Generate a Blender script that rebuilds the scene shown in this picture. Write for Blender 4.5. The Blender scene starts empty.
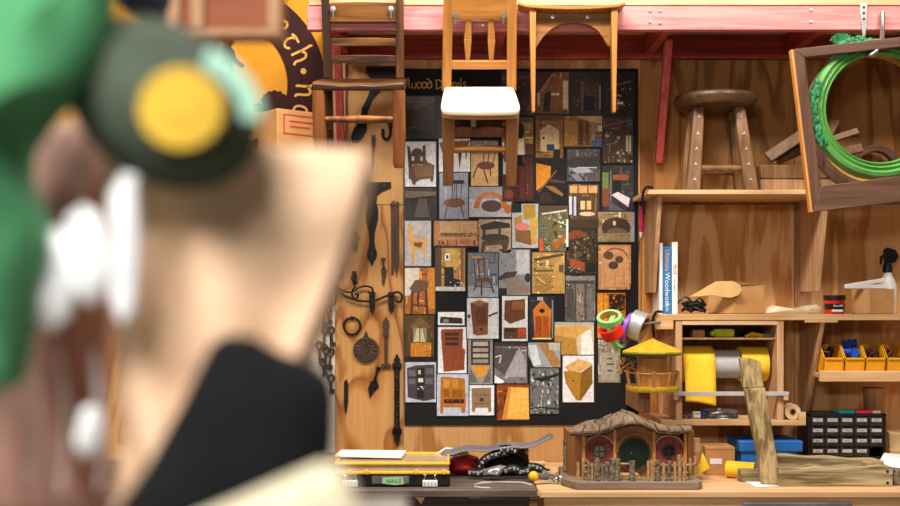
import bpy, math, random
from mathutils import Vector, Matrix, noise
random.seed(7)
C = bpy.context.scene.collection
S = bpy.context.scene
FPX, EYE, HOR, CD = 1100.0, 1.64, 300.0, 5.0
PI = math.pi
def at(u, v, y=0.0):
    s = (CD + y) / FPX
    return Vector(((u - 450) * s, y, EYE + (HOR - v) * s))
def ppm(y): return FPX / (CD + y)
def lin(c):
    if isinstance(c, str): c = [int(c[i:i+2], 16) for i in (0, 2, 4)]
    r = []
    for x in c[:3]:
        x /= 255.0
        r.append(x / 12.92 if x <= .04045 else ((x + .055) / 1.055) ** 2.4)
    return (r[0], r[1], r[2], 1.0)
# ---------------------------------------------------------------- materials
MATS = {}
def base_mat(name, rough=.6, metal=0.0):
    m = bpy.data.materials.new(name); m.use_nodes = True
    b = m.node_tree.nodes['Principled BSDF']
    b.inputs['Roughness'].default_value = rough; b.inputs['Metallic'].default_value = metal; b.inputs['Specular IOR Level'].default_value = .35
    MATS[name] = m
    return m, m.node_tree, b
def plain(name, col, rough=.55, metal=0.0, vary=.12, scale=30, bump=.0, alpha=None, trans=None, coat=None, stretch=(1,1,1)):
    m, t, b = base_mat(name, rough, metal)
    tc = t.nodes.new('ShaderNodeTexCoord'); mp = t.nodes.new('ShaderNodeMapping'); mp.inputs['Scale'].default_value = stretch
    n = t.nodes.new('ShaderNodeTexNoise'); n.inputs['Scale'].default_value = scale; n.inputs['Detail'].default_value = 4
    r = t.nodes.new('ShaderNodeValToRGB')
    c = lin(col); lo = [max(0, x * (1 - vary * 1.6)) for x in c[:3]] + [1]; hi = [min(1, x * (1 + vary)) for x in c[:3]] + [1]
    r.color_ramp.elements[0].color = lo; r.color_ramp.elements[1].color = hi
    r.color_ramp.elements[0].position = .3; r.color_ramp.elements[1].position = .7
    L = t.links.new
    L(tc.outputs['Object'], mp.inputs['Vector']); L(mp.outputs['Vector'], n.inputs['Vector']); L(n.outputs['Fac'], r.inputs['Fac']); L(r.outputs['Color'], b.inputs['Base Color'])
    if bump:
        bp = t.nodes.new('ShaderNodeBump'); bp.inputs['Strength'].default_value = bump; bp.inputs['Distance'].default_value = .004
        L(n.outputs['Fac'], bp.inputs['Height']); L(bp.outputs['Normal'], b.inputs['Normal'])
    if alpha is not None: b.inputs['Alpha'].default_value = alpha
    if trans is not None: b.inputs['Transmission Weight'].default_value = trans
    if coat is not None: b.inputs['Coat Weight'].default_value = coat
    return m
def wood(name, c1, c2, grain='Z', scale=1.0, rough=.55, knots=None, bump=.25, contrast=.5):
    m, t, b = base_mat(name, rough)
    L = t.links.new
    tc = t.nodes.new('ShaderNodeTexCoord'); mp = t.nodes.new('ShaderNodeMapping')
    s = {'X': (.06, 1, 1), 'Y': (1, .06, 1), 'Z': (1, 1, .06)}[grain]
    mp.inputs['Scale'].default_value = s
    L(tc.outputs['Object'], mp.inputs['Vector'])
    n = t.nodes.new('ShaderNodeTexNoise'); n.inputs['Scale'].default_value = 55 * scale; n.inputs['Detail'].default_value = 7; n.inputs['Distortion'].default_value = .6
    n2 = t.nodes.new('ShaderNodeTexNoise'); n2.inputs['Scale'].default_value = 9 * scale; n2.inputs['Detail'].default_value = 3
    L(mp.outputs['Vector'], n.inputs['Vector']); L(mp.outputs['Vector'], n2.inputs['Vector'])
    ad = t.nodes.new('ShaderNodeMath'); ad.operation = 'MULTIPLY_ADD'; ad.inputs[1].default_value = .5
    L(n.outputs['Fac'], ad.inputs[0])
    mu = t.nodes.new('ShaderNodeMath'); mu.operation = 'MULTIPLY'; mu.inputs[1].default_value = .5
    L(n2.outputs['Fac'], mu.inputs[0]); L(mu.outputs[0], ad.inputs[2])
    r = t.nodes.new('ShaderNodeValToRGB'); e = r.color_ramp.elements
    e[0].position = .5 - .06 / contrast; e[0].color = lin(c2); e[1].position = .5 + .06 / contrast; e[1].color = lin(c1)
    L(ad.outputs[0], r.inputs['Fac'])
    out = r.outputs['Color']
    if knots:
        v = t.nodes.new('ShaderNodeTexVoronoi'); v.inputs['Scale'].default_value = 3.0
        L(tc.outputs['Object'], v.inputs['Vector'])
        kr = t.nodes.new('ShaderNodeValToRGB'); kr.color_ramp.elements[0].position = .03; kr.color_ramp.elements[1].position = .07
        kr.color_ramp.elements[0].color = (1,1,1,1); kr.color_ramp.elements[1].color = (0,0,0,1)
        L(v.outputs['Distance'], kr.inputs['Fac'])
        mx = t.nodes.new('ShaderNodeMix'); mx.data_type = 'RGBA'
        L(kr.outputs['Color'], mx.inputs['Factor']); L(out, mx.inputs['A']); mx.inputs['B'].default_value = lin(knots)
        out = mx.outputs['Result']
    L(out, b.inputs['Base Color'])
    bp = t.nodes.new('ShaderNodeBump'); bp.inputs['Strength'].default_value = bump; bp.inputs['Distance'].default_value = .002
    L(n.outputs['Fac'], bp.inputs['Height']); L(bp.outputs['Normal'], b.inputs['Normal'])
    return m
def plywood(name, c1, c2, line, sx=1.7, sz=.5, rings=5.0, rough=.6, off=(0,0,0), jag=.55):
    m, t, b = base_mat(name, rough); L = t.links.new
    tc = t.nodes.new('ShaderNodeTexCoord'); mp = t.nodes.new('ShaderNodeMapping'); mp.inputs['Scale'].default_value = (sx, 1, sz); mp.inputs['Location'].default_value = off
    L(tc.outputs['Object'], mp.inputs['Vector'])
    n = t.nodes.new('ShaderNodeTexNoise'); n.inputs['Scale'].default_value = 1.6; n.inputs['Detail'].default_value = 2.2; n.inputs['Roughness'].default_value = .45; n.inputs['Distortion'].default_value = .5
    L(mp.outputs['Vector'], n.inputs['Vector'])
    mpf = t.nodes.new('ShaderNodeMapping'); mpf.inputs['Scale'].default_value = (1, 1, .12); L(tc.outputs['Object'], mpf.inputs['Vector'])
    nf = t.nodes.new('ShaderNodeTexNoise'); nf.inputs['Scale'].default_value = 34; nf.inputs['Detail'].default_value = 3; L(mpf.outputs['Vector'], nf.inputs['Vector'])
    k0 = t.nodes.new('ShaderNodeMath'); k0.operation = 'MULTIPLY'; k0.inputs[1].default_value = jag; L(nf.outputs['Fac'], k0.inputs[0])
    k = t.nodes.new('ShaderNodeMath'); k.operation = 'MULTIPLY_ADD'; k.inputs[1].default_value = rings; L(n.outputs['Fac'], k.inputs[0]); L(k0.outputs[0], k.inputs[2])
    f = t.nodes.new('ShaderNodeMath'); f.operation = 'FRACT'; L(k.outputs[0], f.inputs[0])
    r = t.nodes.new('ShaderNodeValToRGB'); e = r.color_ramp.elements
    e[0].position = 0; e[0].color = lin(c1); e[1].position = 1; e[1].color = lin(c1)
    for p, c in ((.5, c1), (.6, c2), (.86, line), (.93, c2)):
        x = e.new(p); x.color = lin(c)
    L(f.outputs[0], r.inputs['Fac'])
    mp2 = t.nodes.new('ShaderNodeMapping'); mp2.inputs['Scale'].default_value = (1, 1, .04); L(tc.outputs['Object'], mp2.inputs['Vector'])
    g = t.nodes.new('ShaderNodeTexNoise'); g.inputs['Scale'].default_value = 90; g.inputs['Detail'].default_value = 5; L(mp2.outputs['Vector'], g.inputs['Vector'])
    gr = t.nodes.new('ShaderNodeValToRGB'); gr.color_ramp.elements[0].position = .35; gr.color_ramp.elements[1].position = .6
    gr.color_ramp.elements[0].color = (.86, .82, .78, 1); gr.color_ramp.elements[1].color = (1, 1, 1, 1); L(g.outputs['Fac'], gr.inputs['Fac'])
    mx = t.nodes.new('ShaderNodeMix'); mx.data_type = 'RGBA'; mx.blend_type = 'MULTIPLY'; mx.inputs['Factor'].default_value = .8
    L(r.outputs['Color'], mx.inputs['A']); L(gr.outputs['Color'], mx.inputs['B']); L(mx.outputs['Result'], b.inputs['Base Color'])
    return m
def ink(name, rough=.4):
    m, t, b = base_mat(name, rough); L = t.links.new
    a = t.nodes.new('ShaderNodeAttribute'); a.attribute_name = 'Col'
    tc = t.nodes.new('ShaderNodeTexCoord'); n = t.nodes.new('ShaderNodeTexNoise'); n.inputs['Scale'].default_value = 48; n.inputs['Detail'].default_value = 8; n.inputs['Roughness'].default_value = .7
    r = t.nodes.new('ShaderNodeValToRGB'); r.color_ramp.elements[0].position = .33; r.color_ramp.elements[1].position = .66
    r.color_ramp.elements[0].color = (.6, .58, .56, 1); r.color_ramp.elements[1].color = (1.15, 1.15, 1.15, 1)
    mx = t.nodes.new('ShaderNodeMix'); mx.data_type = 'RGBA'; mx.blend_type = 'MULTIPLY'; mx.inputs['Factor'].default_value = .8
    L(tc.outputs['Object'], n.inputs['Vector']); L(n.outputs['Fac'], r.inputs['Fac'])
    L(a.outputs['Color'], mx.inputs['A']); L(r.outputs['Color'], mx.inputs['B']); L(mx.outputs['Result'], b.inputs['Base Color'])
    return m
M = {}
M['ply'] = plywood('plywood_wall', 'c9965c', 'b58046', 'a66e32')
M['ply2'] = plywood('plywood_tool_panel', 'cf9758', 'bd8242', '9c5c26', sx=2.4, sz=.8, rings=8, off=(.3,0,1.2), jag=.2)
M['ply4'] = plywood('lit_plywood', 'e0ae74', 'cb9254', 'b67c40', sx=2.0, sz=.5, rings=6)  # wall lightened so the brightness of the shelf recess sits in the colour
M['ply3'] = plywood('shaded_brown_plywood', 'a87238', '8e5c28', '7a4a1c', sx=2.2, sz=.4, rings=7)  # browner sheet, darkened to hold the shade below the high shelf
M['shelf'] = wood('pine_shelf', 'dcb488', 'c0925e', 'X')
M['shelfv'] = wood('pine_upright', 'cca078', 'aa7e54', 'Z', knots='8a5528')
M['shelfd'] = wood('aged_pine', 'b08660', '86603c', 'Z')
M['orangewood'] = wood('orange_pine', 'd8944c', 'b06a28', 'Z')
M['pink'] = wood('pink_stained_pine', 'd88c86', 'bc6a6a', 'X', knots='6a2420', contrast=.7)
M['red'] = wood('red_stained_pine', 'b84c44', '8c302c', 'X', knots='4a1414', contrast=.7)
M['redz'] = wood('red_stained_strut', 'd0605a', 'a83c38', 'Z')
M['pale'] = wood('pale_pine', 'd4b08a', 'b89068', 'X')
M['chairdark'] = wood('dark_worn_oak', '80501f', '2c180c', 'X', scale=.45, rough=.4, contrast=.8)
M['chairdarkz'] = wood('dark_worn_oak_upright', '7a4a20', '2e1a0c', 'Z', scale=.5, rough=.4, contrast=.8)
M['legor'] = wood('turned_orange_oak', 'ae6c34', '62361a', 'Z', scale=.6, rough=.4)
M['honey'] = wood('honey_beech', 'b87c3c', '94602a', 'Z', rough=.38)
M['honeyx'] = wood('honey_beech_rail', 'b47838', '8c5824', 'X', rough=.38)
M['brownleg'] = wood('brown_beech', '8c5a34', '683e20', 'Z', rough=.4)
M['cream'] = plain('cream_leather', 'fff0d4', .45, vary=.05, scale=12)
M['apron'] = wood('brown_oak_apron', 'a06832', '70441c', 'X', rough=.4)
M['stoolseat'] = wood('dark_stool_seat', '5a4028', '33200f', 'X', rough=.35)
M['stoolleg'] = wood('stool_leg', '8a6440', '5e3f24', 'Z', rough=.45)
M['iron'] = plain('black_iron', '2a2422', .45, .6, bump=.5, scale=120)
M['rust'] = plain('brown_iron', '5a4438', .5, .5, bump=.5, scale=120, vary=.3)
M['steel'] = plain('bright_steel', 'd0d0ce', .3, .9, vary=.08)
M['steeld'] = plain('dull_steel', '9a9894', .4, .8)
M['board'] = plain('black_board', '151213', .85, vary=.06)
M['ink'] = ink('print_ink'); M['inkm'] = ink('painted_colour', .6)
M['gold'] = plain('gold_paint', 'c88a2c', .5, vary=.15, scale=80)
M['signy'] = plain('amber_sign_paint', 'c48414', .8, vary=.08, scale=3)
M['signb'] = plain('maroon_sign_paint', '32100f', .9, vary=.08)
M['signl'] = plain('pale_gold_letters', 'd8a04c', .7, vary=.05)
M['card'] = plain('cardboard', 'c08c54', .8, vary=.06, scale=20)
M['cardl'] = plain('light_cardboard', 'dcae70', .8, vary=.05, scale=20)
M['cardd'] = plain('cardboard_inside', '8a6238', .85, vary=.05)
M['kraft'] = plain('kraft_paper', 'f0c8a4', .75, vary=.07, scale=9, bump=.6)
M['redink'] = plain('red_stamp', 'c0392b', .7)
M['white'] = plain('white_paper', 'eeeae6', .6, vary=.03)
M['whitep'] = plain('white_plastic', 'ece8e2', .35, vary=.03)
M['black'] = plain('black_plastic', '1c1b1c', .4, vary=.1)
M['blackc'] = plain('black_cloth', '0b0b0d', .95, vary=.25, scale=25, bump=.8)
M['blue'] = plain('blue_plastic', '2468b4', .5, vary=.1)
M['blued'] = plain('deep_blue', '1f52b8', .35, vary=.1)
M['bookblue'] = plain('blue_book_cover', '2f74b0', .4, vary=.06)
M['yellow'] = plain('yellow_sandpaper', 'f2c22a', .75, vary=.05, scale=60)
M['yellowp'] = plain('yellow_plastic', 'f0b828', .35, vary=.06)
M['binyel'] = plain('amber_bin_plastic', 'eda51e', .4, vary=.06)
M['grey'] = plain('grey_paper', 'b8b2b0', .6, vary=.05)
M['lime'] = plain('lime_plastic', 'd0dc24', .4, vary=.1)
M['tan'] = plain('tan_tape', 'cfb080', .7, vary=.1)
M['greent'] = plain('green_masking_tape', '8edc7c', .5, vary=.04)
M['redp'] = plain('red_plastic', 'e0261a', .35, vary=.06)
M['purple'] = plain('purple_tape', '8c52d0', .4, vary=.06)
M['silver'] = plain('silver_tape', 'b8b6b6', .35, .5, vary=.06)
M['roofy'] = plain('yellow_painted_roof', 'c9a024', .6, vary=.15, scale=40)
M['frame'] = wood('dark_walnut_frame', '6e4c3a', '4a3026', 'X', rough=.45)
M['framez'] = wood('dark_walnut_stile', '6a4836', '44291e', 'Z', rough=.45)
M['greenf'] = plain('green_painted_frame', '5a9648', .4, vary=.12, scale=14, bump=.2)
M['greend'] = plain('dark_green_carving', '2e7a4a', .4, vary=.3, scale=60, bump=1.0)
M['weather'] = wood('weathered_timber', 'b8a47c', '6a5636', 'X', scale=1.0, rough=.85, bump=1.0, contrast=.8)
M['weatherz'] = wood('weathered_board', 'b09668', '66502e', 'Z', scale=1.0, rough=.85, bump=1.0, contrast=.8)
M['shingle'] = wood('grey_shingle', '8e7760', '5c4a3a', 'Y', rough=.85, bump=.6, contrast=.5)
M['housebrown'] = wood('brown_house_wall', '9a6436', '744620', 'Z')
M['brick'] = plain('brick_red_paint', '7a3628', .7, vary=.3, scale=60, bump=.6)
M['doorg'] = plain('dark_green_paint', '15271a', .35, vary=.15)
M['bark'] = plain('mossy_bark', '7c7058', .9, vary=.55, scale=90, bump=1.0)
M['stick'] = plain('peeled_twig', 'b08a5c', .8, vary=.25, scale=70)
M['pinkwood'] = wood('grey_pink_plinth', '94806e', '6a5848', 'X', rough=.7)
M['benchd'] = wood('worn_dark_bench', '6a5c52', '3c322c', 'X', scale=.5, rough=.5, contrast=1.3)
M['benchf'] = wood('scuffed_bench_front', '5a4236', '2c1e18', 'X', scale=.5, contrast=1.2)
M['bench'] = wood('pine_bench_top', 'ddb486', 'c49464', 'X', scale=.7)
M['clear'] = plain('clear_film', 'f4ecd0', .15, vary=.02, alpha=.45)
M['film'] = plain('film_highlight', 'fafafc', .25, vary=.03, scale=25, bump=.6, alpha=.97)  # near-opaque white for the highlights modelled on the clear wrap
M['filmc'] = plain('clear_wrap', 'f0e8e8', .08, vary=.05, scale=30, bump=1.0, alpha=.28)
M['lid'] = plain('smoky_clear_lid', 'd8b890', .2, vary=.08, alpha=.8)
M['milky'] = plain('milky_bottle', 'e2ddd4', .3, vary=.03, alpha=.9)
M['jacket'] = plain('green_cloth', '4c9462', .85, vary=.2, scale=8, bump=.5)
M['capg'] = plain('olive_green_felt', '485244', .9, vary=.15, scale=30, bump=.5)
M['badge'] = plain('yellow_badge', 'cca432', .8, vary=.15, scale=40)
M['mint'] = plain('mint_ribbon', '9cc8b4', .7, vary=.05)
M['creamc'] = plain('cream_cloth', 'e4d8b8', .8, vary=.08, scale=12, bump=.5)
M['mottle'] = plain('mottled_brown_pink', 'b88c7c', .6, vary=.35, scale=14, stretch=(1.6,1,.35))
M['crate'] = wood('orange_crate', '9c4a12', '7c360c', 'X')
M['crateedge'] = wood('pale_crate_edge', 'c8986c', 'a87a50', 'Z')
M['navy'] = plain('navy_cloth', '26304c', .8)
M['foil'] = plain('silver_foil', 'd4d2d2', .25, .8, bump=1.0, scale=60)
M['red2'] = plain('red_cloth', 'a8141c', .5, vary=.3, scale=20)
M['greysheet'] = plain('grey_sheet', '6c6668', .35, vary=.2, scale=12)
M['floor'] = plain('concrete_floor', '8c8478', .6, vary=.15, scale=4)
M['shelfgrey'] = plain('pale_grey_counter', '9c948c', .6)
M['whitew'] = plain('white_painted_board', 'e2d6c6', .6, vary=.05)
M['teal'] = plain('teal_plastic', '168a94', .4); M['pinkp'] = plain('pink_plastic', 'd82860', .4)
M['drawer'] = plain('smoky_drawer', '37312e', .25, vary=.3, scale=60)
M['notegreen'] = plain('green_label', 'a0cc98', .7)
# ---------------------------------------------------------------- mesh builder
OFF = {}
class MB:
    def __init__(s): s.v = []; s.f = []; s.c = []
    def add(s, vs, fs, col=None):
        n = len(s.v); s.v += [Vector(p) for p in vs]; s.f += [tuple(n + i for i in f) for f in fs]; s.c += [col] * len(fs); return s
    def box(s, a, b, col=None, R=None, o=None):
        x0, y0, z0 = [min(a[i], b[i]) for i in range(3)]; x1, y1, z1 = [max(a[i], b[i]) for i in range(3)]
        vs = [Vector(p) for p in ((x0,y0,z0),(x1,y0,z0),(x1,y1,z0),(x0,y1,z0),(x0,y0,z1),(x1,y0,z1),(x1,y1,z1),(x0,y1,z1))]
        if R is not None:
            o = Vector(o) if o is not None else sum(vs, Vector()) / 8
            vs = [R @ (p - o) + o for p in vs]
        return s.add(vs, ((0,3,2,1),(4,5,6,7),(0,1,5,4),(1,2,6,5),(2,3,7,6),(3,0,4,7)), col)
    def beam(s, p, q, w, d, up=(0,1,0), w2=None, d2=None):   # tapered box from p to q
        p, q = Vector(p), Vector(q); z = (q - p).normalized(); y = Vector(up); y = (y - z * y.dot(z)).normalized(); x = y.cross(z)
        w2 = w if w2 is None else w2; d2 = d if d2 is None else d2; vs = []
        for c, a, b in ((p, w, d), (q, w2, d2)):
            for i, j in ((-1,-1),(1,-1),(1,1),(-1,1)): vs.append(c + x * (i * a / 2) + y * (j * b / 2))
        return s.add(vs, ((3,2,1,0),(4,5,6,7),(0,1,5,4),(1,2,6,5),(2,3,7,6),(3,0,4,7)))
    def tube(s, pts, r, n=8, cap=True, flat=1.0):
        pts = [Vector(p) for p in pts]; rr = list(r) if isinstance(r, (list, tuple)) else [r] * len(pts)
        if len(rr) != len(pts):
            m_ = len(rr) - 1; rr = [rr[min(m_-1,int(i*m_/(len(pts)-1)))] + (rr[min(m_,int(i*m_/(len(pts)-1))+1)] - rr[min(m_-1,int(i*m_/(len(pts)-1)))]) * (i*m_/(len(pts)-1) - min(m_-1,int(i*m_/(len(pts)-1)))) for i in range(len(pts))]
        vs = []; fs = []; prev = None
        for i, p in enumerate(pts):
            d = (pts[min(i+1, len(pts)-1)] - pts[max(i-1, 0)]).normalized()
            a = prev if prev is not None else (Vector((0,1,0)) if abs(d.y) < .9 else Vector((1,0,0)))
            a = (a - d * a.dot(d)).normalized(); prev = a; b = d.cross(a)
            for k in range(n):
                t = 2 * PI * k / n; vs.append(p + a * (math.cos(t) * rr[i] * flat) + b * (math.sin(t) * rr[i]))
        for i in range(len(pts) - 1):
            for k in range(n):
                fs.append((i*n+k, i*n+(k+1)%n, (i+1)*n+(k+1)%n, (i+1)*n+k))
        if cap: fs.append(tuple(range(n))[::-1]); fs.append(tuple((len(pts)-1)*n + k for k in range(n)))
        return s.add(vs, fs)
    def lathe(s, prof, c, axis='Z', n=24, R=None):           # prof: (r, h)
        vs = []; fs = []; c = Vector(c)
        for r, h in prof:
            for k in range(n):
                t = 2 * PI * k / n; x, y = r * math.cos(t), r * math.sin(t)
                p = Vector({'Z': (x, y, h), 'Y': (x, h, -y), 'X': (h, x, y)}[axis])
                if R is not None: p = R @ p
                vs.append(c + p)
        for i in range(len(prof) - 1):
            for k in range(n): fs.append((i*n+k, i*n+(k+1)%n, (i+1)*n+(k+1)%n, (i+1)*n+k))
        if prof[0][0] > 1e-5: fs.append(tuple(range(n))[::-1])
        if prof[-1][0] > 1e-5: fs.append(tuple((len(prof)-1)*n+k for k in range(n)))
        return s.add(vs, fs)
    def ring(s, c, ro, ri, h, axis='Y', n=32, R=None):
        return s.lathe_closed([(ri,-h/2),(ro,-h/2),(ro,h/2),(ri,h/2)], c, axis, n, R)
    def lathe_closed(s, prof, c, axis='Y', n=32, R=None, sx=1.0, sz=1.0):
        vs = []; fs = []; m = len(prof); c = Vector(c)
        for k in range(n):
            t = 2 * PI * k / n
            for r, h in prof:
                x, y = r * math.cos(t) * sx, r * math.sin(t) * sz
                p = Vector({'Z': (x, y, h), 'Y': (x, h, -y), 'X': (h, x, y)}[axis])
                if R is not None: p = R @ p
                vs.append(c + p)
        for k in range(n):
            for i in range(m): fs.append((k*m+i, k*m+(i+1)%m, ((k+1)%n)*m+(i+1)%m, ((k+1)%n)*m+i))
        return s.add(vs, fs)
    def prism(s, pts, d):                                    # pts: world 3d loop, d extrusion vector
        n = len(pts); pts = [Vector(p) for p in pts]; d = Vector(d)
        return s.add(pts + [p + d for p in pts], [tuple(range(n)), tuple(range(2*n-1, n-1, -1))] + [(i, n+i, n+(i+1)%n, (i+1)%n) for i in range(n)])
    def plate(s, uv, y, th=.004):
        return s.prism([at(u, v, y) for u, v in uv], (0, th, 0))
    def sphere(s, c, r, n=16, sc=(1,1,1), R=None):
        m = n // 2; vs = []; fs = []; c = Vector(c)
        for i in range(m + 1):
            for k in range(n):
                a = PI * i / m; t = 2 * PI * k / n
                p = Vector((math.sin(a)*math.cos(t)*r*sc[0], math.sin(a)*math.sin(t)*r*sc[1], math.cos(a)*r*sc[2]))
                if R is not None: p = R @ p
                vs.append(c + p)
        for i in range(m):
            for k in range(n): fs.append((i*n+k, (i+1)*n+k, (i+1)*n+(k+1)%n, i*n+(k+1)%n))
        return s.add(vs, fs)
    def inflate(s, loop, y0, T, amp=0.0, freq=20, rings=9, cen=None, Tb=None):   # puffed outline in a plane facing the room
        L = [Vector((p[0], y0, p[2])) for p in loop]; c = Vector((cen[0], y0, cen[2])) if cen is not None else sum(L, Vector()) / len(L)
        n = len(L); vs = []; fs = []; Tb = T if Tb is None else Tb
        idx = []
        for side, t in ((-1, T), (1, Tb)):
            rows = []
            for k in range(rings):
                f = math.cos(PI / 2 * k / rings)
                if k == 0 and side == 1: rows.append(idx[0][0]); continue
                row = []
                for p in L:
                    q = c + (p - c) * f; h = math.sin(PI / 2 * k / rings)
                    w = noise.noise(q * freq) * amp * h
                    q = Vector((q.x, q.y + side * t * h + w, q.z)); row.append(len(vs)); vs.append(q)
                rows.append(row)
            q = len(vs); vs.append(Vector((c.x, c.y + side * t + noise.noise(c * freq) * amp, c.z)))
            for a, b in zip(rows, rows[1:]):
                for i in range(n):
                    j = (i + 1) % n; fs.append((a[i], a[j], b[j], b[i]) if side == 1 else (a[i], b[i], b[j], a[j]))
            for i in range(n): fs.append((rows[-1][i], rows[-1][(i+1)%n], q) if side == 1 else (rows[-1][i], q, rows[-1][(i+1)%n]))
            idx.append(rows)
        return s.add(vs, fs)
    def grid(s, fn, nu, nv, th=0):
        vs = [Vector(fn(i / nu, j / nv)) for i in range(nu + 1) for j in range(nv + 1)]; w = nv + 1
        fs = [(i*w+j, (i+1)*w+j, (i+1)*w+j+1, i*w+j+1) for i in range(nu) for j in range(nv)]
        return s.add(vs, fs)
    def text(s, txt, size, o, X=(1,0,0), Y=(0,0,1), shear=0, align='CENTER', spacing=1.0):
        cu = bpy.data.curves.new('t', 'FONT'); cu.body = txt; cu.size = size; cu.align_x = align; cu.shear = shear; cu.space_character = spacing; cu.resolution_u = 2
        ob = bpy.data.objects.new('t', cu); C.objects.link(ob)
        dg = bpy.context.evaluated_depsgraph_get(); me = bpy.data.meshes.new_from_object(ob.evaluated_get(dg))
        X, Y, o = Vector(X), Vector(Y), Vector(o)
        s.add([o + X * v.co.x + Y * v.co.y for v in me.vertices], [tuple(p.vertices) for p in me.polygons])
        bpy.data.objects.remove(ob); bpy.data.meshes.remove(me); bpy.data.curves.remove(cu); return s
    def ribbon(s, pts, w, o, X=(1,0,0), Y=(0,0,1), k=1.0):   # flat pen stroke in 2d
        X, Y, o = Vector(X), Vector(Y), Vector(o); n = len(pts); vs = []
        for i in range(n):
            a, b = pts[max(i-1,0)], pts[min(i+1,n-1)]; dx, dy = b[0]-a[0], b[1]-a[1]; l = math.hypot(dx, dy) or 1; nx, ny = -dy/l*w/2, dx/l*w/2
            for sg in (1, -1): vs.append(o + X * ((pts[i][0] + sg*nx) * k) + Y * ((pts[i][1] + sg*ny) * k))
        return s.add(vs, [(2*i, 2*i+1, 2*i+3, 2*i+2) for i in range(n - 1)])
    def build(s, name, mat, parent=None, bevel=0, label=None, cat=None, group=None, kind=None, solid=0, sub=0, thick_y=0):
        me = bpy.data.meshes.new(name); o = bpy.data.objects.new(name, me); C.objects.link(o)
        if parent is None:
            xs = [p.x for p in s.v]; ys = [p.y for p in s.v]; zs = [p.z for p in s.v]
            off = Vector(((min(xs)+max(xs))/2, (min(ys)+max(ys))/2, min(zs))); o.location = off
        else:
            off = OFF[parent.name]; o.parent = parent
        OFF[o.name] = off.copy()
        me.from_pydata([tuple(p - off) for p in s.v], [], s.f); me.update()
        if any(c is not None for c in s.c):
            ca = me.color_attributes.new('Col', 'FLOAT_COLOR', 'CORNER')
            for p, c in zip(me.polygons, s.c):
                cc = lin(c) if c is not None else (1,1,1,1)
                for li in p.loop_indices: ca.data[li].color = cc
        me.materials.append(MATS[mat] if mat in MATS else M[mat])
        me.shade_smooth(); me.set_sharp_from_angle(angle=math.radians(38))
        if solid: x = o.modifiers.new('s', 'SOLIDIFY'); x.thickness = solid; x.offset = 0
        if sub: x = o.modifiers.new('u', 'SUBSURF'); x.levels = sub; x.render_levels = sub
        if bevel: x = o.modifiers.new('b', 'BEVEL'); x.width = bevel; x.segments = 2; x.limit_method = 'ANGLE'; x.angle_limit = math.radians(40)
        tag(o, label, cat, group, kind); return o
def tag(o, label=None, cat=None, group=None, kind=None):
    if label: o['label'] = label
    if cat: o['category'] = cat
    if group: o['group'] = group
    if kind: o['kind'] = kind
    return o
def thing(name, loc, label, cat, group=None, local=False):
    o = bpy.data.objects.new(name, None); C.objects.link(o); o.empty_display_size = .05
    o.location = Vector(loc); OFF[o.name] = Vector() if local else Vector(loc)
    return tag(o, label, cat, group)
def sym(cx, prof):                                           # outline mirrored about a vertical line: (v, half width)
    return [(cx - w, v) for v, w in prof] + [(cx + w, v) for v, w in reversed(prof)]
def arc(cx, cy, r, a0, a1, n=12): return [(cx + r*math.cos(math.radians(a0+(a1-a0)*i/n)), cy + r*math.sin(math.radians(a0+(a1-a0)*i/n))) for i in range(n+1)]
def aim(d):
    return Vector(d).normalized().to_track_quat('X', 'Z').to_matrix()
def Rx(d): return Matrix.Rotation(math.radians(d), 3, 'X')
def Ry(d): return Matrix.Rotation(math.radians(d), 3, 'Y')
def Rz(d): return Matrix.Rotation(math.radians(d), 3, 'Z')
# ---------------------------------------------------------------- camera, lights, world
cd = bpy.data.cameras.new('camera'); cam = bpy.data.objects.new('camera', cd); C.objects.link(cam)
cam.location = (0, -CD, EYE); cam.rotation_euler = (PI/2, 0, 0); cd.sensor_width = 36; cd.lens = 36 * FPX / 900; cd.shift_y = 47 / 900
cd.clip_start = .05; cd.dof.use_dof = True; cd.dof.focus_distance = 4.75; cd.dof.aperture_fstop = 2.2
S.camera = cam
S.view_settings.view_transform = 'Standard'; S.view_settings.look = 'None'; S.view_settings.gamma = 1; S.view_settings.exposure = 0
S.render.engine = 'CYCLES'; S.cycles.use_denoising = True; S.cycles.sample_clamp_indirect = 4; S.cycles.max_bounces = 7
w = bpy.data.worlds.new('world'); S.world = w; w.use_nodes = True
bg = w.node_tree.nodes['Background']; bg.inputs[0].default_value = (1, .93, .84, 1); bg.inputs[1].default_value = .13
def area(name, loc, size, energy, rot=(0,0,0), col=(1,.94,.86)):
    l = bpy.data.lights.new(name, 'AREA'); l.shape = 'RECTANGLE'; l.size, l.size_y = size; l.energy = energy; l.color = col
    o = bpy.data.objects.new(name, l); C.objects.link(o); o.location = loc; o.rotation_euler = rot
area('ceiling_or_fill_lamp', (-1.6, -2.1, 3.9), (1.2, .3), 75, (math.radians(14), 0, 0))
area('ceiling_or_fill_lamp', (.2, -1.8, 3.9), (1.2, .3), 100, (math.radians(14), 0, 0))
area('ceiling_or_fill_lamp', (2.1, -2.1, 3.9), (1.2, .3), 75, (math.radians(14), 0, 0))
area('ceiling_or_fill_lamp', (-.5, -5.5, 2.7), (.9, .4), 58, (math.radians(48), 0, 0), (1,.97,.93))  # added fill behind the camera to brighten the foreground, not a ceiling fitting
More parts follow.
